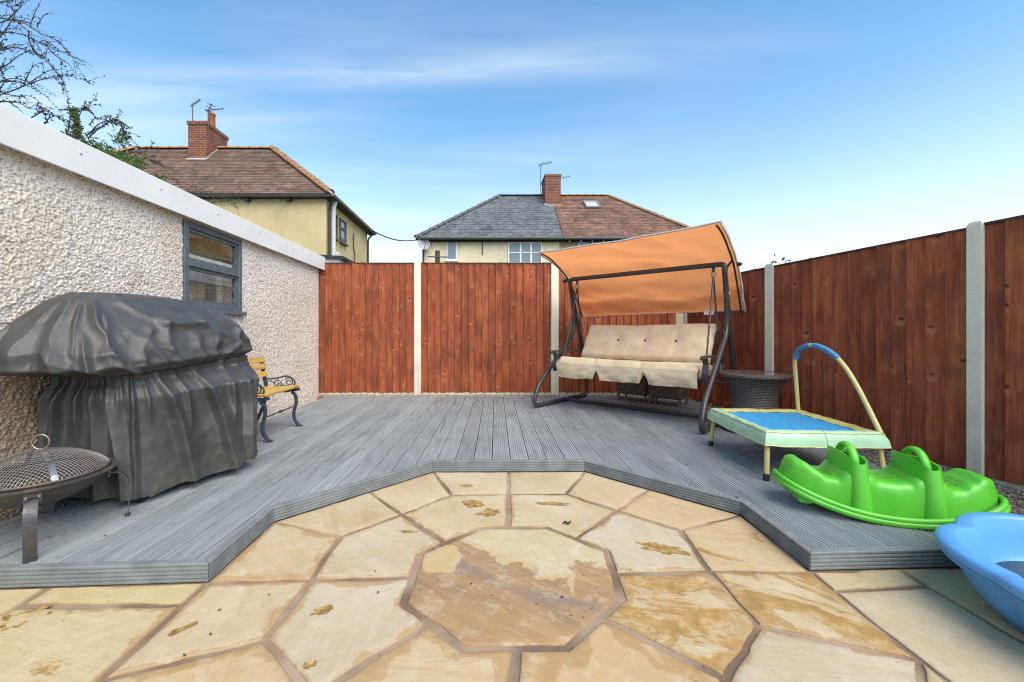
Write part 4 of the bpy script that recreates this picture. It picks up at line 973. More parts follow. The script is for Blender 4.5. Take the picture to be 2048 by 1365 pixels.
for k, (cx_, cy_, lab) in enumerate(((2.10, 5.52, 'low brown rattan footstool behind the swing, further from the table'), (2.39, 5.20, 'low brown rattan footstool behind the swing, nearer the table'))):
    st = empty('footstool', (cx_, cy_, DECK_Z), SA); tag(st, lab, 'footstool', 'rattan footstools behind the swing'); h = .20
    mb = MB(); mb.bbox((-.205, -.15, .085), (.205, .15, .36), .02); mb.build('body', RAT2, st, 30)
    mb = MB(); mb.bbox((-.21, -.155, .362), (.21, .155, .385), .01); mb.build('seat', rattan('stool_lid', (.08, .065, .055)), st)
    for x in (-.185, .185):
        for y in (-.13, .13): mb = MB(); mb.box((x - .013, y - .013, 0), (x + .013, y + .013, .084)); mb.build('leg', plain('alu_leg', (.16, .15, .145), .4, .1), st)

# ------------------------------------------------------------------ small trampoline
tr = empty('trampoline', (2.15, 2.88, DECK_Z)); tag(tr, 'small square trampoline with blue mat and yellow grab bar', 'trampoline')
TC = [V(1.775, 2.525), V(2.47, 2.475), V(2.545, 3.245), V(1.865, 3.30)]   # front, right, back, left corners (plan)
TO = V(2.15, 2.88); TC = [c - TO for c in TC]; cenT = sum(TC, V(0, 0)) / 4
MINT = plain('mint_vinyl', (.37, .60, .40), .35, .08, 10, .15, 30); YELV = plain('yellow_vinyl', (.52, .48, .17), .4, .10, 12, .15, 30); BLUEM = plain('blue_mat', (.035, .29, .56), .55, .08, 15, .1, 300); YTUBE = plain('pale_yellow_tube', (.56, .48, .20), .35, .06)
def cpt(i, d, z):   # corner moved towards the centre by d
    c = TC[i % 4]; v = (cenT - c).normalized(); return V(c.x + v.x * d, c.y + v.y * d, z)
ZT = .305
def edge_line(i, d, z, n=16, sag=0): 
    a, b = cpt(i, d, z), cpt(i + 1, d, z); return [a.lerp(b, k / n) + V(0, 0, .004 * nz(a.x + k * .7, i, 1)) for k in range(n + 1)]
mb = MB(); mb.add([cpt(i, .105, ZT - .012) for i in range(4)], [(0, 1, 2, 3)]); mb.build('mat', BLUEM, tr)
for i in range(4):
    # padding over each side: outer skirt and top roll
    mb = MB(); R_ = [edge_line(i, -.026, ZT - .082), edge_line(i, -.018, ZT - .038), edge_line(i, .004, ZT - .006), edge_line(i, .03, ZT + .006), edge_line(i, .075, ZT + .002), edge_line(i, .115, ZT - .009)]
    for k, r in enumerate(R_):
        for j, p in enumerate(r): p.z += .006 * nz(j * .6, k * .6, i * 3) - (.006 * math.sin(math.pi * j / 16) if k < 2 else 0); p.x += .004 * nz(j * 1.3, k * 2, i); p.y += .004 * nz(j * 1.1, k * 2, i + 4)
    mb.loft(R_, False); mb.f = [f[::-1] for f in mb.f]; mb.mi = [0 if q < 48 else 1 for q in range(len(mb.f))]
    pd = mb.build('pad', [MINT, MINT if i in (0, 3) else YELV] if i in (0, 3) else [MINT if i == 0 else YELV, YELV], tr, 60)
    mb = MB(); mb.tube([p + V(0, 0, .002) for p in R_[2]], .0035, 5); mb.tube([p for p in R_[0]], .0035, 5); mb.build('piping', YELV, pd, 60)
    mb = MB(); a, b = R_[1][8], R_[4][8]; mb.tube([R_[k][8] + V(0, 0, .001) for k in range(6)], .0018, 4); mb.build('seam', plain('pad_seam', (.14, .25, .16), .6), pd)
mb = MB(); mb.tube([cpt(i, .02, ZT - .045) for i in range(4)], .013, 8, True); mb.build('frame', YTUBE, tr, 60)
for i in range(4):
    o_ = (TC[i] - cenT).normalized(); p0 = cpt(i, .03, ZT - .06); p1 = p0 + V(o_.x * .025, o_.y * .025, 0); p1.z = .03
    mb = MB(); mb.tube([p0, p1], .015, 12); lg = mb.build('leg', YTUBE, tr, 60)
    mb = MB(); e = p1 + (p1 - p0).normalized() * .027; mb.tube([p1 + (p0 - p1).normalized() * .012, e], .018, 12); mb.build('foot', plain('black_foot', (.015, .015, .016), .5), lg, 60)
hb = [V(2.53, 3.235, .30), V(2.515, 3.24, .55), V(2.505, 3.235, .70), V(2.50, 3.17, .795), V(2.495, 3.04, .825), V(2.49, 2.90, .785), V(2.485, 2.78, .70), V(2.475, 2.66, .555), V(2.465, 2.50, .30)]
hp = [p - V(TO.x, TO.y, 0) for p in spline(hb, 8)]
mb = MB(); mb.tube(hp, .0145, 12); bar = mb.build('grab_bar', YTUBE, tr, 60)
mb = MB(); mb.tube(hp[17:31], .020, 12); mb.tube(hp[32:46], .020, 12); mb.build('foam_grip', plain('blue_foam', (.06, .22, .40), .7, .12, 20, .2, 200), bar, 60)

# ------------------------------------------------------------------ green rocker
RK = empty('rocker', (2.12, 2.16, DECK_Z), R(-18)); RK.location = (2.045, 2.085, DECK_Z); RK.scale = (.90, .95, 1.10); RK.rotation_euler = (0, R(.3), R(-18)); tag(RK, 'bright green plastic rocker with three seats and two loop handles', 'rocker')
def gplast():
    m = Mat('green_plastic'); a = m.noise(m.co(), 5, 5, .6); b = m.noise(m.co(), 35, 4, .6)
    c = m.mix(m.range(a, .3, .7), (.075, .42, .022), (.105, .50, .035)); c = m.mix(m.math('MULTIPLY', m.range(b, .64, .74), .5), c, (.10, .16, .04))
    return m.done(c, m.range(a, .3, .7, .30, .42), m.bump(m.noise(m.co(), 300, 2), .05, .002), Specular_IOR_Level=.5, Subsurface_Weight=.12, Subsurface_Radius=(.02, .05, .01))
GREEN = gplast()
zb = lambda s: .028 + .42 * s * s
HB = lambda s: .152 * max(0.0, 1 - (abs(s) / .487) ** 3.4) ** .5
ztop = lambda s: interp(abs(s), [(0, .172), (.07, .178), (.11, .205), (.16, .215), (.20, .205), (.245, .168), (.29, .168), (.34, .195), (.395, .222), (.43, .218), (.458, .180), (.478, .135)])
sl = [-.478 + .956 * k / 90 for k in range(91)]; rings = []
for s in sl:
    b0, t0, w = zb(s), max(ztop(s), zb(s) + .004), max(HB(s), .002); wt_ = w * .74; hgt = t0 - b0; r = []
    for (q, zf) in ((1, 0), (.985, .25), (.965, .5), (.945, .70), (.915, .83), (.86, .92), (.76, .975), (.60, .995), (.3, 1.0)):
        r.append((w * q, b0 + hgt * zf))
    pts = r + [(0, t0)] + [(-x, z) for x, z in r[::-1]]
    dip = .012 * max(0, math.cos(abs(s) / .487 * 3.14)) 
    rings.append([V(s, y, z) for y, z in pts])
mb = MB(); mb.loft(rings, False, False, False); mb.add(rings[0], [tuple(reversed(range(len(rings[0]))))]); mb.add(rings[-1], [tuple(range(len(rings[-1])))])
mb.f = [f[::-1] for f in mb.f]
mb.build('body', GREEN, RK, 70)
path = []
for k in range(140):
    t = 2 * math.pi * k / 140; c, s_ = math.cos(t), math.sin(t); s = .492 * (abs(c) ** .62) * (1 if c >= 0 else -1); y = .178 * (abs(s_) ** .70) * (1 if s_ >= 0 else -1); path.append(V(s, y, zb(s) - .002))
mb = MB(); mb.tube([p + V(0, 0, .004) for p in path], .0135, 10, True); mb.tube([V(p.x * 1.012, p.y * 1.03, p.z - .014) for p in path], .0135, 10, True); mb.build('rim', GREEN, RK, 60)
for cs in (-.152, .160):
    mb = MB(); rr = []; NE = 36; zt = .245
    for zf, aw, at_ in ((0, .070, .180), (.3, .066, .172), (.6, .062, .162), (.85, .058, .150), (1.0, .060, .140)):
        z0_ = zb(cs) + .004; ring = []
        for k in range(NE):
            t = 2 * math.pi * k / NE; c, s_ = math.cos(t), math.sin(t)
            y = at_ * (abs(s_) ** .75) * (1 if s_ > 0 else -1); x = aw * (abs(c) ** .75) * (1 if c > 0 else -1)
            z = z0_ + (zt - z0_) * zf + (.030 * abs(x / .05) ** 1.5 * zf if zf > .9 else 0) * (1 if x < 0 else .4)
            ring.append(V(cs + x, y, z))
        rr.append(ring)
    lastr = rr[-1]; inn = [V(cs + (p.x - cs) * .86, p.y * .92, p.z - .002) for p in lastr]; inn2 = [V(p.x, p.y, .225) for p in inn]
    mb.loft(rr + [inn, inn2], True, False, True); po = mb.build('handle_post', GREEN, RK, 60)
    mb = MB(); arch = [V(cs, .086 * math.cos(t), .222 + .085 * math.sin(t)) for t in [math.pi * k / 24 for k in range(25)]]
    rings = []
    for k, p in enumerate(arch):
        t = math.pi * k / 24; rad_ = V(0, math.cos(t), math.sin(t)); ring = []
        for j in range(12):
            a = 2 * math.pi * j / 12; ring.append(p + V(1, 0, 0) * (.021 * math.cos(a)) + rad_ * (.0125 * math.sin(a)))
        rings.append(ring)
    mb.loft(rings, True, True, True); mb.build('handle', GREEN, po, 60)
for ss in (-.395, .395):
    mb = MB(); z_ = zb(ss); mb.bbox((ss - .035, -.13, z_ - .055), (ss + .035, .13, z_ - .012), .008); mb.build('stop_block', GREEN, RK, 30)
OLV = plain('moulded_grip_dirt', (.13, .33, .04), .6, .3, 60)
for cs in (-.28, 0, .30):
    mb = MB()
    for k in range(3):
        s = cs + .028 * (k - 1); z = ztop(s) + .0015
        for y in (-.035, .02): mb.add([V(s - .008, y - .018, ztop(s - .008) + .0012), V(s + .008, y - .018, ztop(s + .008) + .0012), V(s + .008, y + .018, ztop(s + .008) + .0012), V(s - .008, y + .018, ztop(s - .008) + .0012)], [(0, 1, 2, 3)])
    mb.build('grip_mark', OLV, RK)

# ------------------------------------------------------------------ blue sandpit
SP = V(2.165, 1.21, 0); pit_o = empty('sandpit', SP); tag(pit_o, 'sky blue plastic shell sandpit with scalloped rim on the paving', 'sandpit')
BLUE = Mat('blue_plastic'); _b = BLUE.noise(BLUE.co(), 4, 5, .6); _b2 = BLUE.noise(BLUE.co(), 45, 4, .6)
BLUE = BLUE.done(BLUE.mix(BLUE.math('MULTIPLY', BLUE.range(_b2, .62, .72), .35), BLUE.mix(_b, (.085, .31, .64), (.12, .37, .70)), (.16, .24, .34)), .38, Subsurface_Weight=.08, Subsurface_Radius=(.01, .02, .04))
NP = 144
def lob(t, R0, amp): 
    ph = (t - R(90)) / R(51.43); fr = ph - math.floor(ph + .5); return R0 * (1 - amp * (abs(fr) * 2) ** 2.4)
def pr_ring(R0, amp, z): return [V(lob(2 * math.pi * k / NP, R0, amp) * math.cos(2 * math.pi * k / NP), lob(2 * math.pi * k / NP, R0, amp) * math.sin(2 * math.pi * k / NP), z + .010 * (amp > .05) * (lob(2 * math.pi * k / NP, 1, 1))) for k in range(NP)]
mb = MB(); mb.loft([pr_ring(.37, .04, .004), pr_ring(.415, .05, .012), pr_ring(.465, .06, .07), pr_ring(.500, .065, .148), pr_ring(.505, .065, .158), pr_ring(.530, .07, .160), pr_ring(.536, .07, .170), pr_ring(.529, .07, .176), pr_ring(.538, .07, .180), pr_ring(.545, .07, .196), pr_ring(.541, .07, .209), pr_ring(.531, .072, .216), pr_ring(.496, .085, .219), pr_ring(.487, .09, .216), pr_ring(.482, .095, .206), pr_ring(.470, .105, .14), pr_ring(.450, .11, .075), pr_ring(.435, .10, .045), pr_ring(.41, .08, .036), pr_ring(.05, .0, .032)], True, True, True)
mb.build('basin', BLUE, pit_o, 60)
mb = MB(); wr = pr_ring(.4455, .108, .066); wr = [V(p.x, p.y, .066) for p in wr]; mb.add(wr + [V(0, 0, .066)], [(k, (k + 1) % NP, NP) for k in range(NP)])
wm_ = Mat('dark_rainwater'); o = mb.build('water', wm_.done((.012, .02, .03), .04, wm_.bump(wm_.noise(wm_.co(), 6, 2), .04, .01), Specular_IOR_Level=.6), None, 60, SP); tag(o, 'dark rainwater lying in the blue shell sandpit', 'water', kind='stuff')

# ------------------------------------------------------------------ houses beyond the fence
def tile_mat(name, stops, lichen=(.28, .26, .22), bands=9.0):
    m = Mat(name); p = m.co(); a = m.noise(p, 1.1, 6, .62); b = m.noise(m.mapping(p, (3.8, 3.8, 9)), 1, 5, .7); f = m.n('TexVoronoi', {'Vector': m.mapping(p, (5.5, 5.5, 9)), 'Scale': 1.0}).outputs['Color']
    c = m.ramp(m.math('ADD', m.math('MULTIPLY', a, .55), m.math('MULTIPLY', b, .45)), stops); fv = m.range(m.n('SeparateColor', {0: f}).outputs[0], 0, 1, .55, 1.15, False); c = m.mix(1.0, c, m.n('CombineColor', {0: fv, 1: fv, 2: fv}).outputs[0], 'MULTIPLY'); c = m.mix(m.range(m.noise(m.mapping(p, (.8, .8, .5)), 1.3, 5, .6), .42, .62, 0, .45), c, (.12, .095, .075)) if lichen[0] > .2 else c
    c = m.mix(m.math('MULTIPLY', m.range(m.noise(p, 2.4, 6, .7), .56, .70), .45), c, lichen)
    return m.done(c, .85, m.bump(b, .5, .02), Specular_IOR_Level=.25)
TILE = tile_mat('worn_clay_tiles', [(.32, (.11, .072, .055)), (.48, (.19, .115, .085)), (.62, (.26, .165, .125)), (.75, (.31, .23, .18))])
TILE2 = tile_mat('red_clay_tiles', [(.32, (.12, .068, .05)), (.48, (.21, .11, .08)), (.62, (.27, .155, .115)), (.75, (.32, .23, .17))])
SLATE = tile_mat('grey_slates', [(.3, (.10, .112, .12)), (.5, (.145, .158, .166)), (.7, (.18, .192, .198))], (.12, .135, .14))
RIDGE = plain('orange_ridge_tile', (.34, .18, .075), .8, .3, 3, .3, 20); RIDGES = plain('grey_ridge', (.085, .095, .10), .7, .2, 3)
def brick_mat():
    m = Mat('red_brick'); p = m.co(); u = m.n('CombineXYZ', {0: m.math('ADD', m.n('SeparateXYZ', {0: p}).outputs[0], m.n('SeparateXYZ', {0: p}).outputs[1]), 1: m.n('SeparateXYZ', {0: p}).outputs[2]}).outputs[0]
    br = m.n('TexBrick', {'Vector': u, 'Color1': (.25, .070, .032, 1), 'Color2': (.15, .045, .026, 1), 'Mortar': (.24, .19, .15, 1), 'Scale': 1.0, 'Mortar Size': .011, 'Brick Width': .23, 'Row Height': .078, 'Mortar Smooth': .1})
    a = m.noise(p, 2.0, 5, .6); c = m.mix(m.math('MULTIPLY', m.range(a, .5, .7), .5), br.outputs[0], (.07, .045, .04))
    return m.done(c, .9, m.bump(br.outputs[1], -.5, .02), Specular_IOR_Level=.2)
BRICK = brick_mat()
def render_wall(name, c, stain=(.30, .25, .16)):
    m = Mat(name); p = m.co(); a = m.noise(p, .9, 6, .6); b = m.noise(p, 18, 5, .65); s_ = m.noise(m.mapping(p, (2.6, 2.6, .35)), 1, 5, .6)
    cc = m.mix(m.range(a, .3, .7), tuple(x * .86 for x in c), tuple(min(1, x * 1.06) for x in c)); cc = m.mix(m.math('MULTIPLY', m.range(s_, .50, .72), .45), cc, stain)
    return m.done(cc, .92, m.bump(b, .6, .02), Specular_IOR_Level=.15)
YEL = render_wall('yellow_render', (.61, .50, .275), (.40, .33, .19)); CREAM = render_wall('cream_render', (.72, .65, .45), (.55, .48, .34)); BROWN = render_wall('brown_render', (.36, .27, .17), (.22, .165, .11))
DARK = plain('dark_timber', (.030, .026, .024), .7, .3); GUT = plain('black_gutter', (.03, .032, .034), .45); WPIPE = plain('white_pipe', (.58, .58, .56), .45, .08); LEAD = plain('white_flashing', (.55, .55, .53), .7, .15)
def courses(mb, bl, br, tl, tr_, n, t=.03):
    """tile courses, each lapping the one below"""
    nrm = (br - bl).cross(tl - bl).normalized()
    if nrm.z < 0: nrm = -nrm
    for k in range(n):
        a, b = k / n, (k + 1) / n; p0, p1, q0, q1 = bl.lerp(tl, a), br.lerp(tr_, a), bl.lerp(tl, b), br.lerp(tr_, b)
        mb.add([p0, p1, p1 + nrm * t, p0 + nrm * t, q1 + nrm * .002, q0 + nrm * .002], [(0, 1, 2, 3), (3, 2, 4, 5)])
_rt = {}
def ridge_line(parent, a, b, mat, ln=.34, r=.10, loc=V(0, 0, 0)):
    a, b = Vector(a), Vector(b); n = max(1, round((b - a).length / ln)); d = (b - a).normalized()
    key = (mat.name, r)
    if key not in _rt:
        mb = MB(); rr = []
        for x, s in ((-.5, 1.06), (-.38, 1.06), (-.36, .97), (.5, .94)): rr.append([V(x * ln * 1.04, r * s * math.cos(t), r * s * math.sin(t) * .8) for t in [math.pi * k / 8 for k in range(9)]])
        mb.loft(rr, False); mb.loft([rr[0], [V(p.x, p.y * .8, p.z * .8) for p in rr[0]]], False); _rt[key] = mb.mesh('ridge_tile', mat, 40)
    rot = d.to_track_quat('X', 'Z').to_euler()
    for k in range(n): o = link('ridge_tile', _rt[key], parent, a.lerp(b, (k + .5) / n) - V(0, 0, .03) + V(0, 0, random.uniform(-.006, .006)), rot)
def hip_house(t, x0, x1, y0, y1, eave, ridge, ra, rb, mats, name='roof'):
    pass
def window_y(parent, x0, x1, z0, z1, y, frame, bars, name='window', proud=.05):
    """window in a wall that faces -y"""
    w = MB(); f = .055; 
    w.box((x0, y - proud, z0), (x0 + f, y + .02, z1)); w.box((x1 - f, y - proud, z0), (x1, y + .02, z1)); w.box((x0 + f, y - proud + .002, z0), (x1 - f, y + .02, z0 + f)); w.box((x0 + f, y - proud + .002, z1 - f), (x1 - f, y + .02, z1))
    for bx_ in bars[0]: w.box((bx_ - .035, y - proud + .003, z0 + f), (bx_ + .035, y + .02, z1 - f))
    for bz in bars[1]: w.box((x0 + f, y - proud + .006, bz - .02), (x1 - f, y + .02, bz + .02))
    o = w.build(name, frame, parent); xs_ = [x0 + f] + list(bars[0]) + [x1 - f]
    for a, b in zip(xs_, xs_[1:]):
        m_ = MB(); m_.box((a + .01, y - .025, z0 + f), (b - .01, y - .02, z1 - f)); m_.build('pane', HGLASS, o)
    m_ = MB(); m_.box((x0 - .06, y - proud - .05, z0 - .06), (x1 + .06, y, z0 - .002)); m_.build('sill', frame, o)
    return o
# --- yellow house
YX0, YX1, YY0, YY1, EV = -15.2, -4.72, 12.3, 16.75, 5.16
yh = empty('yellow_house'); tag(yh, 'yellow rendered house with a worn brown tiled hip roof behind the garage', 'house')
mb = MB(); mb.box((YX0, YY0, -.05), (YX1, YY1, EV)); mb.build('wall', YEL, yh)
o_ = .22; RYm = 14.53; RZ_ = 7.56; ra, rb = V(-12.4, RYm, RZ_), V(-7.5, RYm, RZ_)
c00, c10, c11, c01 = V(YX0 - o_, YY0 - o_, EV - .03), V(YX1 + o_, YY0 - o_, EV - .03), V(YX1 + o_, YY1 + o_, EV - .03), V(YX0 - o_, YY1 + o_, EV - .03)
mb = MB(); courses(mb, c00, c10, ra, rb, 30, .014); courses(mb, c10, c11, rb, rb, 30, .014); courses(mb, c11, c01, rb, ra, 24); courses(mb, c01, c00, ra, ra, 24)
mb.add([c00 - V(0, 0, .03), c10 - V(0, 0, .03), c11 - V(0, 0, .03), c01 - V(0, 0, .03)], [(0, 1, 2, 3)]); roof = mb.build('roof', TILE, yh)
ridge_line(roof, c10 + V(0, 0, .05), rb + V(0, 0, .05), RIDGE, .30, .13); ridge_line(roof, ra + V(0, 0, .04), rb + V(0, 0, .04), RIDGE, .40, .10); ridge_line(roof, c00 + V(0, 0, .05), ra + V(0, 0, .05), RIDGE, .30, .13)
mb = MB(); mb.box((YX0 - o_, YY0 - o_ - .02, EV - .13), (YX1 + o_, YY0 - .002, EV - .035)); mb.box((YX1 + .002, YY0, EV - .13), (YX1 + o_ + .02, YY1 + o_, EV - .035)); mb.build('eaves_board', DARK, yh)
for px in (498, 580):
    x = (px - CX) * 12.3 / F; mb = MB(); mb.box((x - .06, YY0 - .16, EV - .22), (x + .06, YY0 + .01, EV - .12)); mb.build('rafter_end', DARK, yh)
mb = MB(); mb.tube([V(YX1 + o_ + .06, YY0 - o_, EV - .06), V(YX1 + o_ + .06, YY1 + o_, EV - .06)], .055, 8); mb.build('gutter', plain('grey_gutter', (.20, .18, .16), .6, .3), yh, 60)
mb = MB(); mb.tube(fillet([(YX1 + .20, YY0 + .28, EV - .05), (YX1 + .12, YY0 + .28, EV - .3), (YX1 + .12, YY0 + .28, 0)], .1), .07, 10); mb.build('soil_pipe', WPIPE, yh, 60)
mb = MB(); mb.tube(fillet([(YX1 + .22, YY0 - .05, EV - .1), (YX1 + .07, YY0 + .08, EV - .4), (YX1 + .07, YY0 + .08, 0)], .1), .04, 8); mb.tube(fillet([(YX1 + .22, YY1 + .05, EV - .1), (YX1 + .05, YY1 - .06, EV - .35), (YX1 + .05, YY1 - .06, 0)], .1), .035, 8); mb.tube(fillet([(YX1 + .03, 14.85, 4.6), (YX1 + .03, 14.85, 4.05), (YX1 + .03, 15.0, 3.95), (YX1 + .03, 15.0, 0)], .06), .016, 6); mb.build('downpipe', GUT, yh, 60)
mb = MB(); mb.tube([V(YX1 + .1, YY0 + .30, 3.42), V(YX1 + .24, YY0 + .30, 3.42)], .05, 10); mb.box((YX1 + .2, YY0 + .22, 3.36), (YX1 + .3, YY0 + .38, 3.48)); mb.build('vent_outlet', WPIPE, yh, 40)
for ya, yb2, za, zb2 in ((12.72, 13.18, 4.02, 4.78), (13.42, 14.02, 4.02, 4.78)):
    mb = MB(); x = YX1; f = .06
    mb.box((x - .02, ya, za), (x + .05, ya + f, zb2)); mb.box((x - .02, yb2 - f, za), (x + .05, yb2, zb2)); mb.box((x - .02, ya + f, za), (x + .048, yb2 - f, za + f)); mb.box((x - .02, ya + f, zb2 - f), (x + .048, yb2 - f, zb2)); mb.box((x - .02, ya + f, zb2 - .34), (x + .046, yb2 - f, zb2 - .28))
    wo = mb.build('window', plain('brown_frame', (.09, .075, .06), .5), yh); mb = MB(); mb.box((x + .01, ya + f, za + f), (x + .014, yb2 - f, zb2 - f)); mb.build('pane', HGLASS, wo); mb = MB(); mb.box((x, ya - .05, za - .07), (x + .1, yb2 + .05, za - .002)); mb.build('sill', plain('brown_sill', (.12, .09, .06), .7), wo)
# chimney
def chimney(roofo, x0, x1, y0, y1, zb_, zt, pots, flash):
    mb = MB(); mb.box((x0, y0, zb_ - 1.2), (x1, y1, zt - .12)); mb.box((x0 - .03, y0 - .03, zt - .12), (x1 + .03, y1 + .03, zt)); ch = mb.build('chimney', BRICK, roofo)
    return ch
ch = chimney(roof, -10.07, -9.44, 13.9, 15.05, 6.9, 8.23, 0, 0)
mb = MB(); mb.box((-10.1, 13.86, 6.86), (-9.42, 13.898, 6.95)); mb.build('flashing', LEAD, ch)
for k in range(7):
    y = 13.9 + .1 * k; mb = MB(); mb.box((-9.438, y, y - 7.05), (-9.41, y + .098, y - 6.90)); mb.build('flashing', LEAD, ch)
mb = MB(); mb.lathe([(.13, 0), (.12, .1), (.105, .55), (.125, .57), (.125, .62), (.09, .62)], (-9.72, 14.6, 8.23), 16); mb.build('chimney_pot', plain('terracotta_pot', (.42, .14, .06), .8, .2, 4), ch, 50)
AL = plain('aerial_metal', (.05, .052, .055), .4)
def aerial(parent, base, h, dirv, n=6, ln=.8, el=.14, tilt=0):
    mb = MB(); base = Vector(base); top_ = base + V(0, 0, h); mb.tube([base, top_], .018, 6); d = Vector(dirv).normalized(); s = d.cross(V(0, 0, 1)).normalized(); a, b = top_ - d * ln * .2, top_ + d * ln * .8; mb.tube([a, b], .014, 5)
    for k in range(n):
        c = a.lerp(b, (k + .5) / n); up_ = s.cross(d).normalized() if tilt else s; mb.tube([c - up_ * el, c + up_ * el], .012, 4)
    return mb.build('aerial', AL, parent)
aerial(ch, (-9.95, 13.95, 8.2), .62, (.8, -.2, .33), 7, .45, .07, 1); aerial(ch, (-9.40, 13.93, 8.0), .62, (.6, -.3, .5), 3, .35, .12, 0); aerial(ch, (-9.62, 14.3, 8.2), .62, (.9, .1, .16), 5, .62, .05, 1)
# --- the pair of houses in the middle
SX0, SX1, SY0, SY1, SE_ = -2.66, 9.95, 18.2, 25.2, 5.18; MID = 3.62
sh = empty('semi_detached_houses'); tag(sh, 'pair of houses, one half cream with grey slates, other half brown tiled', 'house')
mb = MB(); mb.box((SX0, SY0, -.05), (MID - .12, SY1, SE_)); mb.build('cream_wall', CREAM, sh); mb = MB(); mb.box((MID - .119, SY0 + .004, -.05), (SX1, SY1, SE_)); mb.build('brown_wall', BROWN, sh)
RY2 = 21.7; RZ2 = 8.27; sa, sb = V(.99, RY2, RZ2), V(6.75, RY2, RZ2); o_ = .25
k00, k10, k11, k01 = V(SX0 - o_, SY0 - o_, SE_ - .02), V(SX1 + o_, SY0 - o_, SE_ - .02), V(SX1 + o_, SY1 + o_, SE_ - .02), V(SX0 - o_, SY1 + o_, SE_ - .02)
me_, mt = V(MID, SY0 - o_, SE_ - .02), V(MID + .1, RY2, RZ2)
mb = MB(); courses(mb, k00, me_, sa, mt, 18, .018); courses(mb, k01, k00, sa, sa, 18, .035); courses(mb, V(MID, SY1 + o_, SE_ - .02), k01, mt, sa, 18, .035); mb.add([p - V(0, 0, .03) for p in (k00, me_, V(MID, SY1 + o_, SE_ - .02), k01)], [(0, 1, 2, 3)]); r1 = mb.build('slate_roof', SLATE, sh)
mb = MB(); courses(mb, me_ + V(.02, 0, .02), k10 + V(0, 0, .02), mt + V(.02, 0, .02), sb + V(0, 0, .02), 28, .016); courses(mb, k10, k11, sb, sb, 24, .03); courses(mb, k11, V(MID + .02, SY1 + o_, SE_ - .02), sb, mt + V(.02, 0, 0), 24, .03); mb.add([p - V(0, 0, .03) for p in (me_ + V(.02, 0, 0), k10, k11, V(MID + .02, SY1 + o_, SE_ - .02))], [(0, 1, 2, 3)]); r2 = mb.build('tile_roof', TILE2, sh)
ridge_line(r1, k00 + V(0, 0, .06), sa + V(0, 0, .06), RIDGES, .45, .12); ridge_line(r1, sa + V(0, 0, .05), mt + V(-.1, 0, .05), RIDGES, .45, .11); ridge_line(r2, k10 + V(0, 0, .06), sb + V(0, 0, .06), RIDGE, .42, .12); ridge_line(r2, mt + V(.5, 0, .06), sb + V(0, 0, .06), RIDGE, .42, .10)
mb = MB(); mb.tube([V(SX0 - o_, SY0 - o_ - .06, SE_ - .06), V(MID, SY0 - o_ - .06, SE_ - .06)], .06, 8); mb.tube([V(MID + .01, SY0 - o_ - .06, SE_ - .06), V(SX1 + o_, SY0 - o_ - .06, SE_ - .06)], .06, 8); mb.build('gutter', GUT, sh, 60)
mb = MB(); mb.box((SX0 - .1, SY0 - .12, SE_ - .16), (SX1 + .1, SY0 - .002, SE_ - .04)); mb.build('eaves_board', DARK, sh)
for k in range(12):
    x = MID + .3 + k * .5; mb = MB(); mb.box((x - .03, SY0 - .24, SE_ - .20), (x + .03, SY0 - .12, SE_ - .09)); mb.build('rafter_end', plain('grey_rafter', (.3, .29, .27), .7), sh)
ux = lambda px, Y=18.2: (px - CX) * Y / F
uz = lambda py, Y=18.2: CZ - (py - CY) * Y / F
WF = plain('white_window_frame', (.72, .73, .74), .4, .03)
window_y(sh, ux(893), ux(914), uz(521), uz(482), SY0, WF, ([], [])); w2 = window_y(sh, ux(1016), ux(1084), uz(528), uz(484), SY0, WF, ([ux(1041), ux(1062)], [uz(506)])); window_y(sh, ux(1156), ux(1211), uz(530), uz(483), SY0 + .004, WF, ([ux(1184)], []))
mb = MB(); mb.tube([V(SX0 + .05, SY0 - .05, SE_ - .1), V(SX0 + .05, SY0 - .05, 0)], .045, 8); mb.build('downpipe', GUT, sh, 60)
mb = MB(); mb.tube([V(ux(965), SY0 - .03, SE_ - .1), V(ux(965), SY0 - .03, 4.45)], .02, 6); mb.build('wall_cable', GUT, sh)
ch2 = chimney(r1, 3.27, 4.06, 20.75, 21.95, 7.4, 9.08, 0, 0)
mb = MB(); mb.box((3.20, 20.70, 7.30), (4.10, 20.748, 7.50)); mb.box((3.20, 20.70, 7.30), (3.268, 21.6, 7.55)); mb.build('flashing', LEAD, ch2)
aerial(ch2, (3.10, 21.2, 8.0), 1.75, (.9, -.2, .12), 6, .75, .10, 1); aerial(ch2, (4.05, 21.0, 8.7), .25, (1, 0, .22), 5, .7, .06, 1)
# skylight lies in the tile roof
sl_n = (k10 - me_).cross(mt - me_).normalized(); slp = (mt - me_); slp.x = 0; slp = slp.normalized()
def onroof(px, py):
    d = V((px - CX) / F, 1, -(py - CY) / F); o0 = V(0, 0, CZ); t_ = (me_ - o0).dot(sl_n) / d.dot(sl_n); return o0 + d * t_
pc = onroof(1183, 412); M_ = Matrix((V(1, 0, 0), slp, V(1, 0, 0).cross(slp))).transposed().to_4x4(); M_.translation = pc + sl_n * .04
mb = MB()
for lo, hi in (((-.38, -.42, 0), (-.30, .42, .09)), ((.30, -.42, 0), (.38, .42, .09)), ((-.30, -.42, 0), (.30, -.34, .088)), ((-.30, .34, 0), (.30, .42, .088))): mb.box(lo, hi, M=M_)
skl = mb.build('skylight', plain('skylight_frame', (.20, .20, .20), .5), r2); mb = MB(); mb.box((-.30, -.34, .02), (.30, .34, .05), M=M_); mb.build('pane', plain('skylight_glass', (.45, .50, .52), .12, .05), skl)
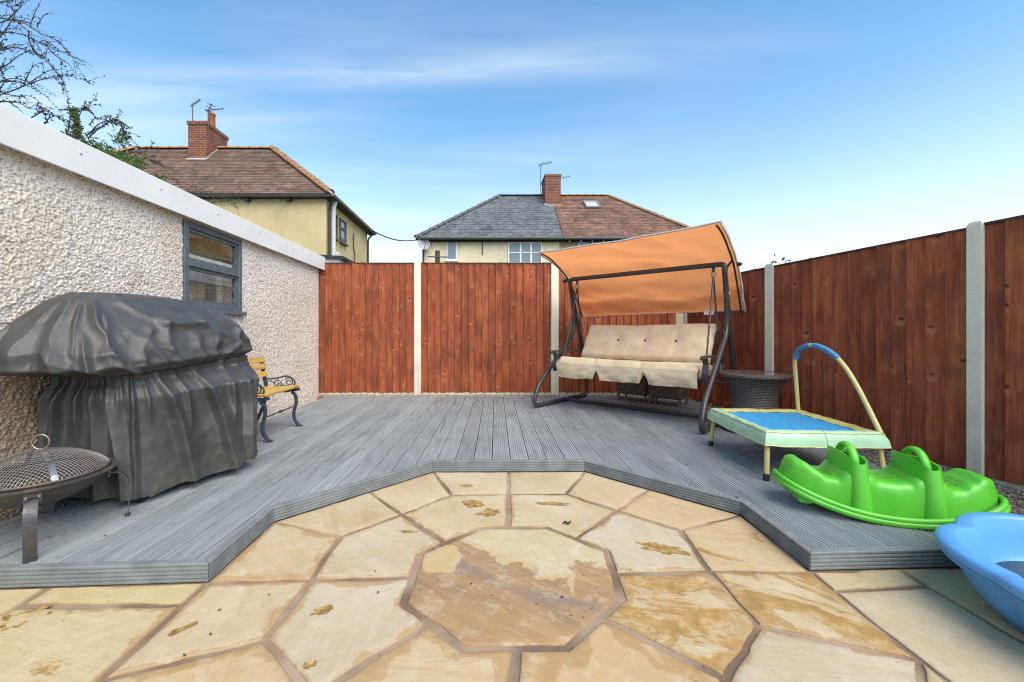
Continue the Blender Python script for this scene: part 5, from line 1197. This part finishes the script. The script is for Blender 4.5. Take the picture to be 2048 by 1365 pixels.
# satellite dish
mb = MB(); dc = V(ux(849, 18.0), 17.85, uz(489, 18.0)); dn = V(.35, -1, .35).normalized(); t1 = dn.cross(V(0, 0, 1)).normalized(); t2 = t1.cross(dn)
mb.loft([[dc + t1 * (r * math.cos(6.2832 * k / 24)) + t2 * (r * 1.1 * math.sin(6.2832 * k / 24)) - dn * (.12 * (1 - (r / .27) ** 2)) for k in range(24)] for r in (.27, .22, .14, .06, .005)], True); dish = mb.build('satellite_dish', plain('dish_grey', (.33, .35, .36), .5, .1), sh, 60)
mb = MB(); mb.tube([dc - t2 * .27, dc + dn * .32 - t2 * .1], .015, 6); mb.tube([dc - dn * .12, V(SX0 - .05, SY0 + .05, dc.z - .1)], .025, 6); mb.build('dish_arm', AL, dish)
# overhead cable between the two houses
mb = MB(); a, b = V(YX1 + .25, 16.2, 5.10), V(SX0 - .2, 18.0, 5.08); mb.tube([a.lerp(b, k / 20) - V(0, 0, .20 * math.sin(math.pi * k / 20)) for k in range(21)], .025, 6)
tag(mb.build('overhead_cable', AL, None, 60), 'black cable strung between the yellow house and the pair of houses', 'cable')
# post with a crossbar behind the fence
cp = empty('crossbar_post', ((875 - CX) * 9 / F, 9, 0)); tag(cp, 'dark timber post with short crossbar showing above the back fence', 'post'); mb = MB(); mb.bbox((-.05, -.05, -.05), (.05, .05, 2.80), .006); mb.build('post', plain('old_post', (.07, .055, .04), .8, .3), cp); mb = MB(); mb.tube([V(-.22, -.055, 2.66), V(.24, -.055, 2.65)], .014, 6); mb.build('crossbar', AL, cp)
# shed roof that shows over the fence beside the garage
shd = empty('shed', (-3.0, 8.0, 0)); tag(shd, 'low shed with dark felt roof behind the fence beside the garage', 'shed'); mb = MB(); mb.box((-.5, -.6, -.05), (.42, .6, 2.34)); mb.build('wall', plain('shed_white', (.6, .6, .58), .7), shd); mb = MB(); v0 = [V(-.55, -.66, 2.40), V(.50, -.66, 2.32), V(.50, .66, 2.32), V(-.55, .66, 2.40)]; mb.loft([v0, [v + V(0, 0, .05) for v in v0]], True, True, True); mb.build('roof', DARK, shd)

# ------------------------------------------------------------------ plants
def leafm(name, c1, c2):
    m = Mat(name); a = m.noise(m.co(), 3, 3); b = m.noise(m.co(), 60, 2); 
    o = [n for n in m.t.nodes if n.type == 'OUTPUT_MATERIAL'][0]; cc = m.mix(m.range(m.math('ADD', m.math('MULTIPLY', a, .5), m.math('MULTIPLY', b, .5)), .35, .65), c1, c2)
    m.done(cc, .5); tl = m.n('BsdfTranslucent', {0: cc}); mx = m.n('MixShader', {0: .3, 1: m.b.outputs[0], 2: tl.outputs[0]}); m.t.links.new(mx.outputs[0], o.inputs[0]); return m.m
LEAFD = leafm('dark_small_leaf', (.028, .036, .018), (.085, .095, .045)); LEAFB = leafm('bright_leaf', (.06, .11, .02), (.16, .23, .06)); TWIG = plain('brown_twig', (.055, .042, .034), .8, .3)
def leaf(mb, p, s, rg, mi=0):
    d = V(rg.uniform(-1, 1), rg.uniform(-1, 1), rg.uniform(-.4, 1)).normalized(); u = d.cross(V(rg.uniform(-1, 1), rg.uniform(-1, 1), rg.uniform(-1, 1))).normalized(); n = d.cross(u)
    mb.add([p, p + d * s * .5 + u * s * .28 + n * s * .06, p + d * s, p + d * s * .5 - u * s * .28 + n * s * .06], [(0, 1, 2, 3)], mi)
def stem(bm, lm, pts, rg, r=.007, ls=.022, dens=70, twigs=1.0, k=7):
    ps = spline(pts, k); ps = [p + V(nz(p.x * 9, p.y * 9, p.z * 9), nz(p.x * 9 + 5, 0, p.z * 9), nz(p.y * 9, 2, p.z * 9)) * .012 for p in ps]; n = len(ps)
    bm.tube(ps, [r * (1 - .75 * i / (n - 1)) for i in range(n)], 5)
    for a, b in zip(ps, ps[1:]):
        L_ = (b - a).length
        for _ in range(int(L_ * dens + rg.random())): leaf(lm, a.lerp(b, rg.random()) + V(rg.uniform(-1, 1), rg.uniform(-1, 1), rg.uniform(-1, 1)) * .008, ls * rg.uniform(.6, 1.3), rg)
        if rg.random() < L_ * 9 * twigs:
            d = ((b - a).normalized() + V(rg.uniform(-1, 1), rg.uniform(-1, 1), rg.uniform(-.6, 1)) * .9).normalized(); ln = rg.uniform(.06, .24); q = [a, a + d * ln * .5 + V(0, 0, .01), a + d * ln - V(0, 0, .015)]
            bm.tube(q, [r * .4, r * .3, r * .12], 4)
            for _ in range(int(ln * dens)): leaf(lm, q[0].lerp(q[2], rg.random()), ls * rg.uniform(.6, 1.2), rg)
Z1 = lambda pts, Y, dy=.0: [atY(x / 3.412, y / 3.412, Y + dy * i) for i, (x, y) in enumerate(pts)]
Z2 = lambda pts, Y: [atY(240 + x / 3.9, 190 + y / 3.9, Y) for x, y in pts]
rg = random.Random(11); bm_, lm_ = MB(), MB()
for pts in ([(-150, 420), (0, 340), (100, 325), (200, 345), (290, 390), (340, 430), (380, 520), (460, 640)], [(-100, 640), (0, 480), (60, 440), (130, 380), (210, 350), (300, 380)], [(-150, 260), (0, 160), (80, 130), (170, 160), (260, 220), (350, 260), (430, 320), (500, 400), (515, 500)],
            [(-60, 690), (30, 640), (150, 590), (250, 560), (350, 530), (450, 520), (560, 550), (655, 590)], [(200, 570), (280, 510), (340, 480)], [(60, 130), (130, 70), (160, 10)], [(200, 190), (240, 90), (270, 40)], [(250, 190), (290, 120), (320, 90)], [(-80, 560), (100, 560), (200, 590), (320, 660)],
            [(190, 230), (220, 340), (300, 400), (330, 300), (420, 290)], [(-40, 690), (130, 700), (200, 740), (290, 745)], [(-80, 590), (80, 650), (210, 660), (290, 720)], [(-60, 250), (40, 220), (160, 240), (280, 300), (400, 350), (480, 360)], [(-60, 130), (30, 120), (110, 140), (180, 210), (240, 300)],
            [(-40, 620), (20, 560), (100, 540), (180, 560), (240, 610)], [(-40, 300), (60, 170), (100, 110), (80, 40)], [(-50, 720), (40, 690), (110, 730), (160, 780)], [(330, 330), (400, 400), (470, 440), (510, 490)], [(-60, 30), (30, 10), (90, 0)], [(-30, 660), (30, 560), (10, 480), (40, 420)], [(350, 450), (420, 540), (450, 620)],[(160,590),(200,500),(225,420)]):
    stem(bm_, lm_, Z1(pts, rg.uniform(3.3, 3.9), .02), rg, .0055, .021, 62, 1.3)
for _ in range(10):
    a = V(-4.75, 3.6, 2.35); x, y = rg.uniform(-160, 30), rg.uniform(150, 640); b = atY(x / 3.412, y / 3.412, rg.uniform(3.4, 3.9)); stem(bm_, lm_, [a, a.lerp(b, .5) + V(-.1, 0, .2), b], rg, .010, .022, 60, 1)
bm_.tube([V(-5.25, 3.6, -.05), V(-5.2, 3.6, 1.2), V(-4.95, 3.6, 2.0), V(-4.75, 3.6, 2.35)], [.05, .045, .035, .02], 8)
sh1 = empty('shrub', (-5.25, 3.6, 0)); tag(sh1, 'tall sparse shrub with arching dark stems above the garage roof', 'shrub')
for nm, m_, mt_ in (('branch', bm_, TWIG), ('leaves', lm_, LEAFD)): o = m_.build(nm, mt_, sh1); o.location = (5.25, -3.6, 0)
bm_, lm_ = MB(), MB()
for pts, Y in (([(290, 770), (400, 800), (460, 870), (480, 930)], 3.9), ([(590, 930), (650, 870), (720, 830), (800, 850)], 4.1), ([(520, 950), (540, 790), (590, 730), (665, 645)], 4.0), ([(580, 740), (640, 790), (665, 825)], 4.0), ([(400, 750), (480, 750), (590, 740)], 4.0), ([(735, 785), (770, 830), (820, 830), (850, 900), (890, 940), (950, 1020)], 4.2), ([(300, 850), (350, 800), (420, 800), (500, 900)], 3.9), ([(470, 900), (475, 760), (460, 680)], 4.0), ([(600, 940), (700, 860), (800, 820), (840, 880)], 4.2), ([(610, 860), (640, 810), (720, 820)], 4.1), ([(210, 800), (300, 760), (380, 790)], 3.9), ([(1020, 1020), (1050, 965)], 4.6)):
    stem(bm_, lm_, Z1(pts, Y), rg, .006, .026, 80, 1.0)
for pts, Y in (([(520, 760), (650, 770), (760, 790), (880, 840), (930, 940)], 5.0), ([(640, 860), (720, 840), (820, 830), (900, 880)], 5.0), ([(20, 480), (150, 450), (280, 520), (350, 580)], 4.6), ([(100, 560), (200, 500), (300, 540)], 4.6), ([(340, 640), (420, 660), (480, 730)], 4.8), ([(680, 800), (760, 770), (830, 775)], 5.0), ([(0, 200), (30, 280), (60, 380), (150, 420)], 4.5), ([(520, 800), (600, 750), (680, 760)], 5.0)):
    stem(bm_, lm_, Z2(pts, Y), rg, .006, .024, 60, 1.0)
lb = MB()
for _ in range(520):   # leafy spire and the green mass along the roof edge
    t = rg.random(); x = 505 + 30 * t + rg.gauss(0, 14); y = 740 + 200 * t; leaf(lb, atY(x / 3.412, y / 3.412, rg.uniform(3.95, 4.1)), rg.uniform(.02, .04), rg)
for _ in range(1500):
    t = rg.random(); x = 430 + 560 * t + rg.gauss(0, 25); y = 925 + 215 * t - abs(rg.gauss(0, 34)) + 30; leaf(lb, atY(x / 3.412, y / 3.412, rg.uniform(4.0, 4.5)), rg.uniform(.02, .045), rg)
for _ in range(220): leaf(lb, atY((830 + rg.gauss(0, 28)) / 3.412, (950 + rg.gauss(0, 35)) / 3.412, 4.2), rg.uniform(.02, .04), rg)
for _ in range(120): leaf(lb, atY((1080 + rg.gauss(0, 30)) / 3.412, (1225 + rg.gauss(0, 14)) / 3.412, 4.6), rg.uniform(.02, .045), rg)
for _ in range(14):
    b = atY(rg.uniform(130, 300), rg.uniform(290, 340), 4.3); stem(bm_, lm_, [V(-4.9, 4.4, 2.2), V(-4.4, 4.4, 2.5), b], rg, .008, .024, 30, .6)
bm_.tube([V(-5.2, 4.4, -.05), V(-5.15, 4.4, 1.4), V(-4.9, 4.4, 2.2)], [.05, .04, .025], 8)
sh2 = empty('shrub', (-5.2, 4.4, 0)); tag(sh2, 'low leafy green shrub spilling over the garage roof edge', 'shrub')
for nm, m_, mt_ in (('branch', bm_, TWIG), ('leaves', lm_, LEAFD), ('leaves', lb, LEAFB)): o = m_.build(nm, mt_, sh2); o.location = (5.2, -4.4, 0)
# tree past the right fence, its crown just reaching into view
def small_tree(x, y, zc, rad_, label, n, ls, seed):
    rg = random.Random(seed); t = empty('tree', (x, y, 0)); tag(t, label, 'tree'); mb = MB(); mb.tube([V(0, 0, -.05), V(.05, 0, zc * .5), V(0, .05, zc)], [.12, .09, .04], 8)
    for k in range(9):
        a = rg.uniform(0, 6.28); e = V(math.cos(a), math.sin(a), rg.uniform(-.2, .9)) * rad_ * .85; mb.tube([V(0, 0, zc * .7), V(0, 0, zc * .85) + e * .4, V(0, 0, zc) + e], [.05, .03, .01], 5)
    mb.build('trunk', TWIG, t); lm = MB()
    for k in range(40):
        c = V(rg.gauss(0, .5), rg.gauss(0, .5), rg.gauss(0, .4)) * rad_
        for _ in range(n // 40): leaf(lm, V(0, 0, zc) + c + V(rg.gauss(0, 1), rg.gauss(0, 1), rg.gauss(0, .8)) * rad_ * .2, ls * rg.uniform(.6, 1.3), rg)
    lm.build('crown', LEAFB, t)
small_tree(12.75, 9.0, 3.0, .62, 'green tree crown just showing above the fence at the right edge', 4200, .11, 5)
# hedge tops just over the lower fence
hm = MB(); rg = random.Random(3)
for _ in range(2600):
    y = rg.uniform(5.2, 10.5); x = rg.uniform(3.6, 4.4) + (y - 5) * .45; leaf(hm, V(x, y, 1.05 + .9 * rg.random() ** .6 + .10 * nz(y * 5, x * 5, 0)), rg.uniform(.03, .07), rg)
hd = hm.build('hedge', LEAFD); tag(hd, 'dark hedge top showing over the low fence beside the swing canopy', 'hedge')

# ------------------------------------------------------------------ leaf litter
ll = MB(); rg = random.Random(21); tw = [at(1127, 1049), at(1131, 1046), at(1136, 1050), at(1141, 1045)]
for px, py, z in [(rg.uniform(150, 1900), rg.uniform(960, 1340), 0) for _ in range(40)] + [(100, 1076, 1), (210, 1073, 1), (1375, 930, 1), (1540, 1000, 1), (700, 880, 1), (1480, 985, 1), (1000, 870, 1), (840, 850, 1)]:
    p = at(px, py, DECK_Z if z else 0)
    if not z and (p.y > 2.1 - abs(p.x - .15) * .2 or abs(p.x) > 1.0): continue
    p.z = (DECK_Z if z else 0) + .004; a = rg.uniform(0, 6.28); s = rg.uniform(.004, .009) * (1.6 if z else 1); d = V(math.cos(a), math.sin(a), .15) * s; u = V(-math.sin(a), math.cos(a), .1) * s * .4
    ll.add([p - d, p + u + V(0, 0, .002), p + d, p - u], [(0, 1, 2, 3)])
tag(ll.build('leaf_litter', plain('dead_leaf', (.05, .03, .018), .8, .3)), 'scattered dead leaf scraps on the slabs and deck', kind='stuff')
mb = MB(); mb.tube([p + V(0, 0, .006) for p in spline(tw, 4)], .004, 6); tag(mb.build('twig', plain('black_twig', (.02, .016, .014), .7), None, 60), 'small dark curled twig on the slab above the octagon stone', 'twig')
